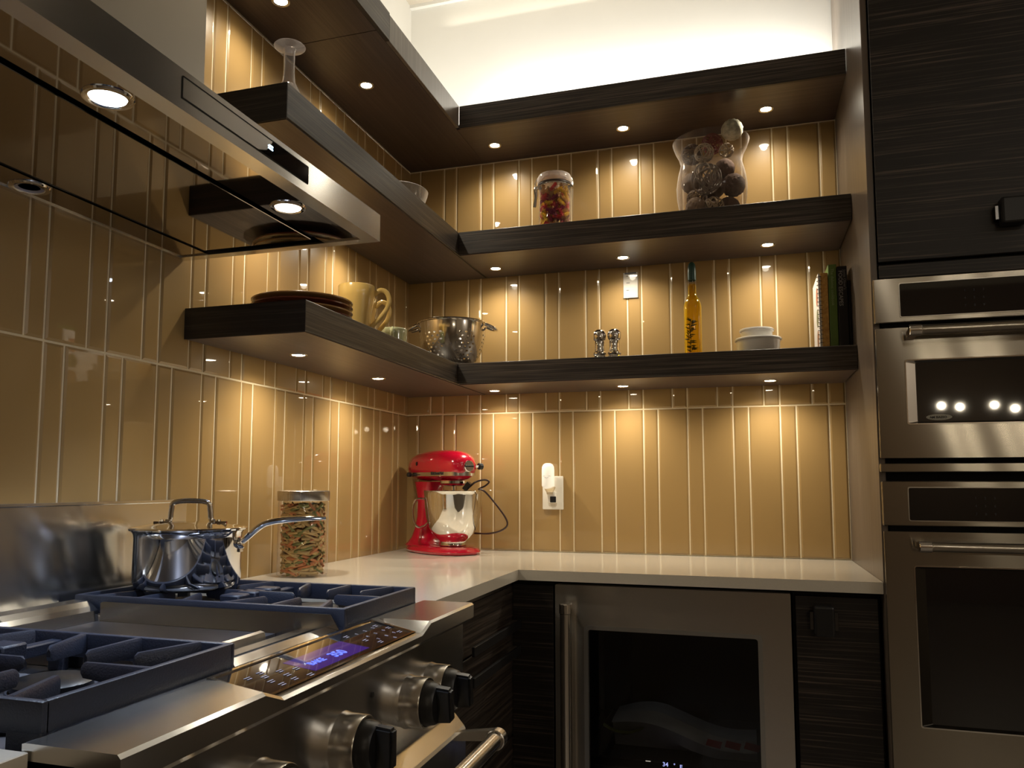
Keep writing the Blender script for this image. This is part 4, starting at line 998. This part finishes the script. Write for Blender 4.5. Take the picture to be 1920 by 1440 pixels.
FC = [(simple('rotini_red', (.75, .12, .12), rough=.5), 'red rotini piece in the clip-top jar'), (simple('rotini_yellow', (.9, .65, .10), rough=.5), 'yellow rotini piece in the clip-top jar'), (simple('rotini_purple', (.42, .08, .16), rough=.5), 'purple rotini piece in the clip-top jar'), (simple('rotini_tan', (.65, .42, .2), rough=.5), 'tan rotini piece in the clip-top jar')]
FM = [(fusilli_mesh(a_), lb) for a_, lb in FC]
rnd = random.Random(11)
for layer in range(13):
    z = L2T+.013+layer*.0136
    for j in range(11):
        inner = j > 8
        r = (.020 if inner else .0455)+rnd.uniform(-.002, .0015); a = 2*PI*j/(9 if not inner else 2)+layer*.4+rnd.uniform(-.2, .2)
        tilt = rnd.uniform(-1.4, 1.4); tang = Vector((-math.sin(a), math.cos(a), 0)); d = tang*math.cos(tilt)+Vector((0, 0, 1))*math.sin(tilt)
        zz = min(max(z, L2T+.012+.015*abs(math.sin(tilt))), L2T+.196-.017*abs(math.sin(tilt)))
        i = rnd.choices((0, 1, 2, 3), (.34, .26, .26, .14))[0]
        put(FM[i][0], 'rotini', (jx+r*math.cos(a), jy+r*math.sin(a), zz), d.to_track_quat('Z', 'Y').to_euler(), FM[i][1], 'pasta', FM[i][1].split()[0]+' rotini in the jar')

vx, vy = 1.213, -.190
vs = thing('hurricane_vase', (vx, vy, L2T), 'large flared glass vase filled with decorative balls on the middle shelf', 'vase')
vp = [(0, .001), (.092, .001), (.100, .006), (.108, .030), (.1165, .085), (.118, .125), (.112, .165), (.104, .195), (.102, .208), (.108, .232), (.120, .256), (.127, .276), (.128, .282)]
vi = [(r-.003, z) for r, z in vp[::-1] if r > .05]+[(.09, .005), (0, .005)]
obj(lathe(B(), vp, seg=72), 'glass_body', M_glassw, vs, True, local=True)
def twine_ball(x, y, z, r, mat, label, turns=16, th=.0018, seed=1):
    rn = random.Random(seed); b = B()
    for i in range(turns):
        ax = Vector((rn.gauss(0, 1), rn.gauss(0, 1), rn.gauss(0, 1))).normalized(); u = ax.orthogonal().normalized(); v = ax.cross(u)
        off = rn.uniform(-.45, .45)*r; rr = math.sqrt(r*r-off*off)*rn.uniform(.94, 1.0)
        tube(b, [ax*off+(u*math.cos(2*PI*k/22)+v*math.sin(2*PI*k/22))*rr for k in range(22)], th, 5, closed=True)
    bmesh.ops.translate(b, verts=b.verts, vec=(x, y, z))
    tag(obj(b, 'wicker_ball', mat, None, True, origin=(x, y, z)), label, 'decorative ball', 'decorative balls in the vase')
def solid_ball(x, y, z, r, mat, label, seed=1, amp=.05):
    rn = random.Random(seed); b = bmesh.new(); bmesh.ops.create_icosphere(b, subdivisions=4, radius=r)
    for v in b.verts:
        n_ = v.co.normalized(); f = 1+amp*(math.sin(n_.x*19+seed)*math.sin(n_.y*23+2*seed)*math.sin(n_.z*17))+rn.uniform(-amp, amp)*.3; v.co = n_*r*f
    bmesh.ops.translate(b, verts=b.verts, vec=(x, y, z))
    tag(obj(b, 'textured_ball', mat, None, True, origin=(x, y, z)), label, 'decorative ball', 'decorative balls in the vase')
mt_t = simple('twine_tan', (.36, .28, .19), rough=.7); mt_g = simple('twine_grey', (.22, .18, .15), rough=.7); mt_r = simple('twine_red', (.22, .04, .03), rough=.6); mt_b = simple('twine_brown', (.12, .07, .045), rough=.7)
sb_w = simple('ball_white', (.55, .50, .38), rough=.8, noise=.95, nscale=48, bump=.8); sb_b = simple('ball_brown', (.085, .045, .03), rough=.85, noise=.4, nscale=90, bump=.9); sb_t = simple('ball_tan', (.20, .14, .10), rough=.8, noise=.5, nscale=80, bump=.8)
zs = L2T
solid_ball(vx+.072, vy-.006, zs+.315, .036, sb_w, 'white mottled ball perched on the rim of the vase', 2)
twine_ball(vx+.004, vy+.03, zs+.288, .036, mt_r, 'dark red wicker ball at the top of the vase', seed=3)
twine_ball(vx-.062, vy-.020, zs+.238, .036, mt_b, 'brown wicker ball just inside the left rim of the vase', seed=4, turns=22)
twine_ball(vx-.020, vy-.060, zs+.222, .032, mt_t, 'small tan wicker ball below the vase rim', seed=5, turns=16, th=.0016)
twine_ball(vx+.052, vy-.052, zs+.226, .024, mt_t, 'tiny pale wicker ball at the right neck of the vase', seed=6, turns=10)
solid_ball(vx+.044, vy+.040, zs+.198, .034, sb_b, 'dark brown ball behind the tiny pale one', 7)
twine_ball(vx-.016, vy-.052, zs+.134, .052, mt_g, 'large grey twig ball in the middle of the vase', seed=8, turns=13, th=.0025)
solid_ball(vx+.072, vy-.010, zs+.118, .039, sb_b, 'coarse brown ball at the right side of the vase', 9, .07)
solid_ball(vx-.066, vy+.020, zs+.150, .036, sb_t, 'tan ball at the left side of the vase', 10)
twine_ball(vx-.050, vy+.00, zs+.085, .034, mt_b, 'brown wicker ball at the lower left of the vase', seed=11, turns=20)
solid_ball(vx-.052, vy-.040, zs+.042, .034, sb_t, 'tan pebbled ball at the bottom left of the vase', 12, .08)
twine_ball(vx+.008, vy-.042, zs+.040, .032, mt_t, 'loose twig ball at the bottom of the vase', seed=13, turns=12, th=.002)
solid_ball(vx+.055, vy+.00, zs+.044, .037, sb_b, 'brown ball at the bottom right of the vase', 14)
solid_ball(vx+.00, vy+.045, zs+.05, .040, sb_b, 'dark ball at the back of the vase bottom', 15)
solid_ball(vx+.00, vy+.045, zs+.14, .045, sb_b, 'dark ball behind the large twig ball', 16)

gx_, gy_ = .262, -1.335
gb = [(0, .168), (.034, .168), (.0365, .1655), (.034, .163), (.015, .159), (.0125, .150), (.0125, .100), (.015, .075), (.026, .050), (.036, .028), (.040, .002), (.0385, .002), (.034, .028), (.022, .052), (.010, .072), (0, .076)]
tag(obj(lathe(B(), [(r*1.04, z) for r, z in gb], c=(gx_, gy_, L2T+.0005), seg=56), 'stemmed_glass', thin_glass('goblet_glass', tint=(.90, .88, .88), edge=(.95, .92, .92), edge_amt=.95, base=.12, pw_=1.7), None, True), 'upturned stemmed glass at the end of the middle left shelf', 'glass')
tag(obj(lathe(B(), [(0, .001), (.045, .001), (.050, .006), (.075, .030), (.098, .062), (.108, .092), (.110, .100), (.108, .102), (.104, .092), (.094, .064), (.072, .034), (.046, .010), (0, .008)], c=(.178, -.520, L2T+.0005), seg=64), 'glass_bowl', thin_glass('bowl_glass', tint=(.88, .87, .86), edge=(.92, .9, .86), edge_amt=.95, base=.10, pw_=1.6), None, True), 'clear glass bowl near the corner of the middle left shelf', 'bowl')
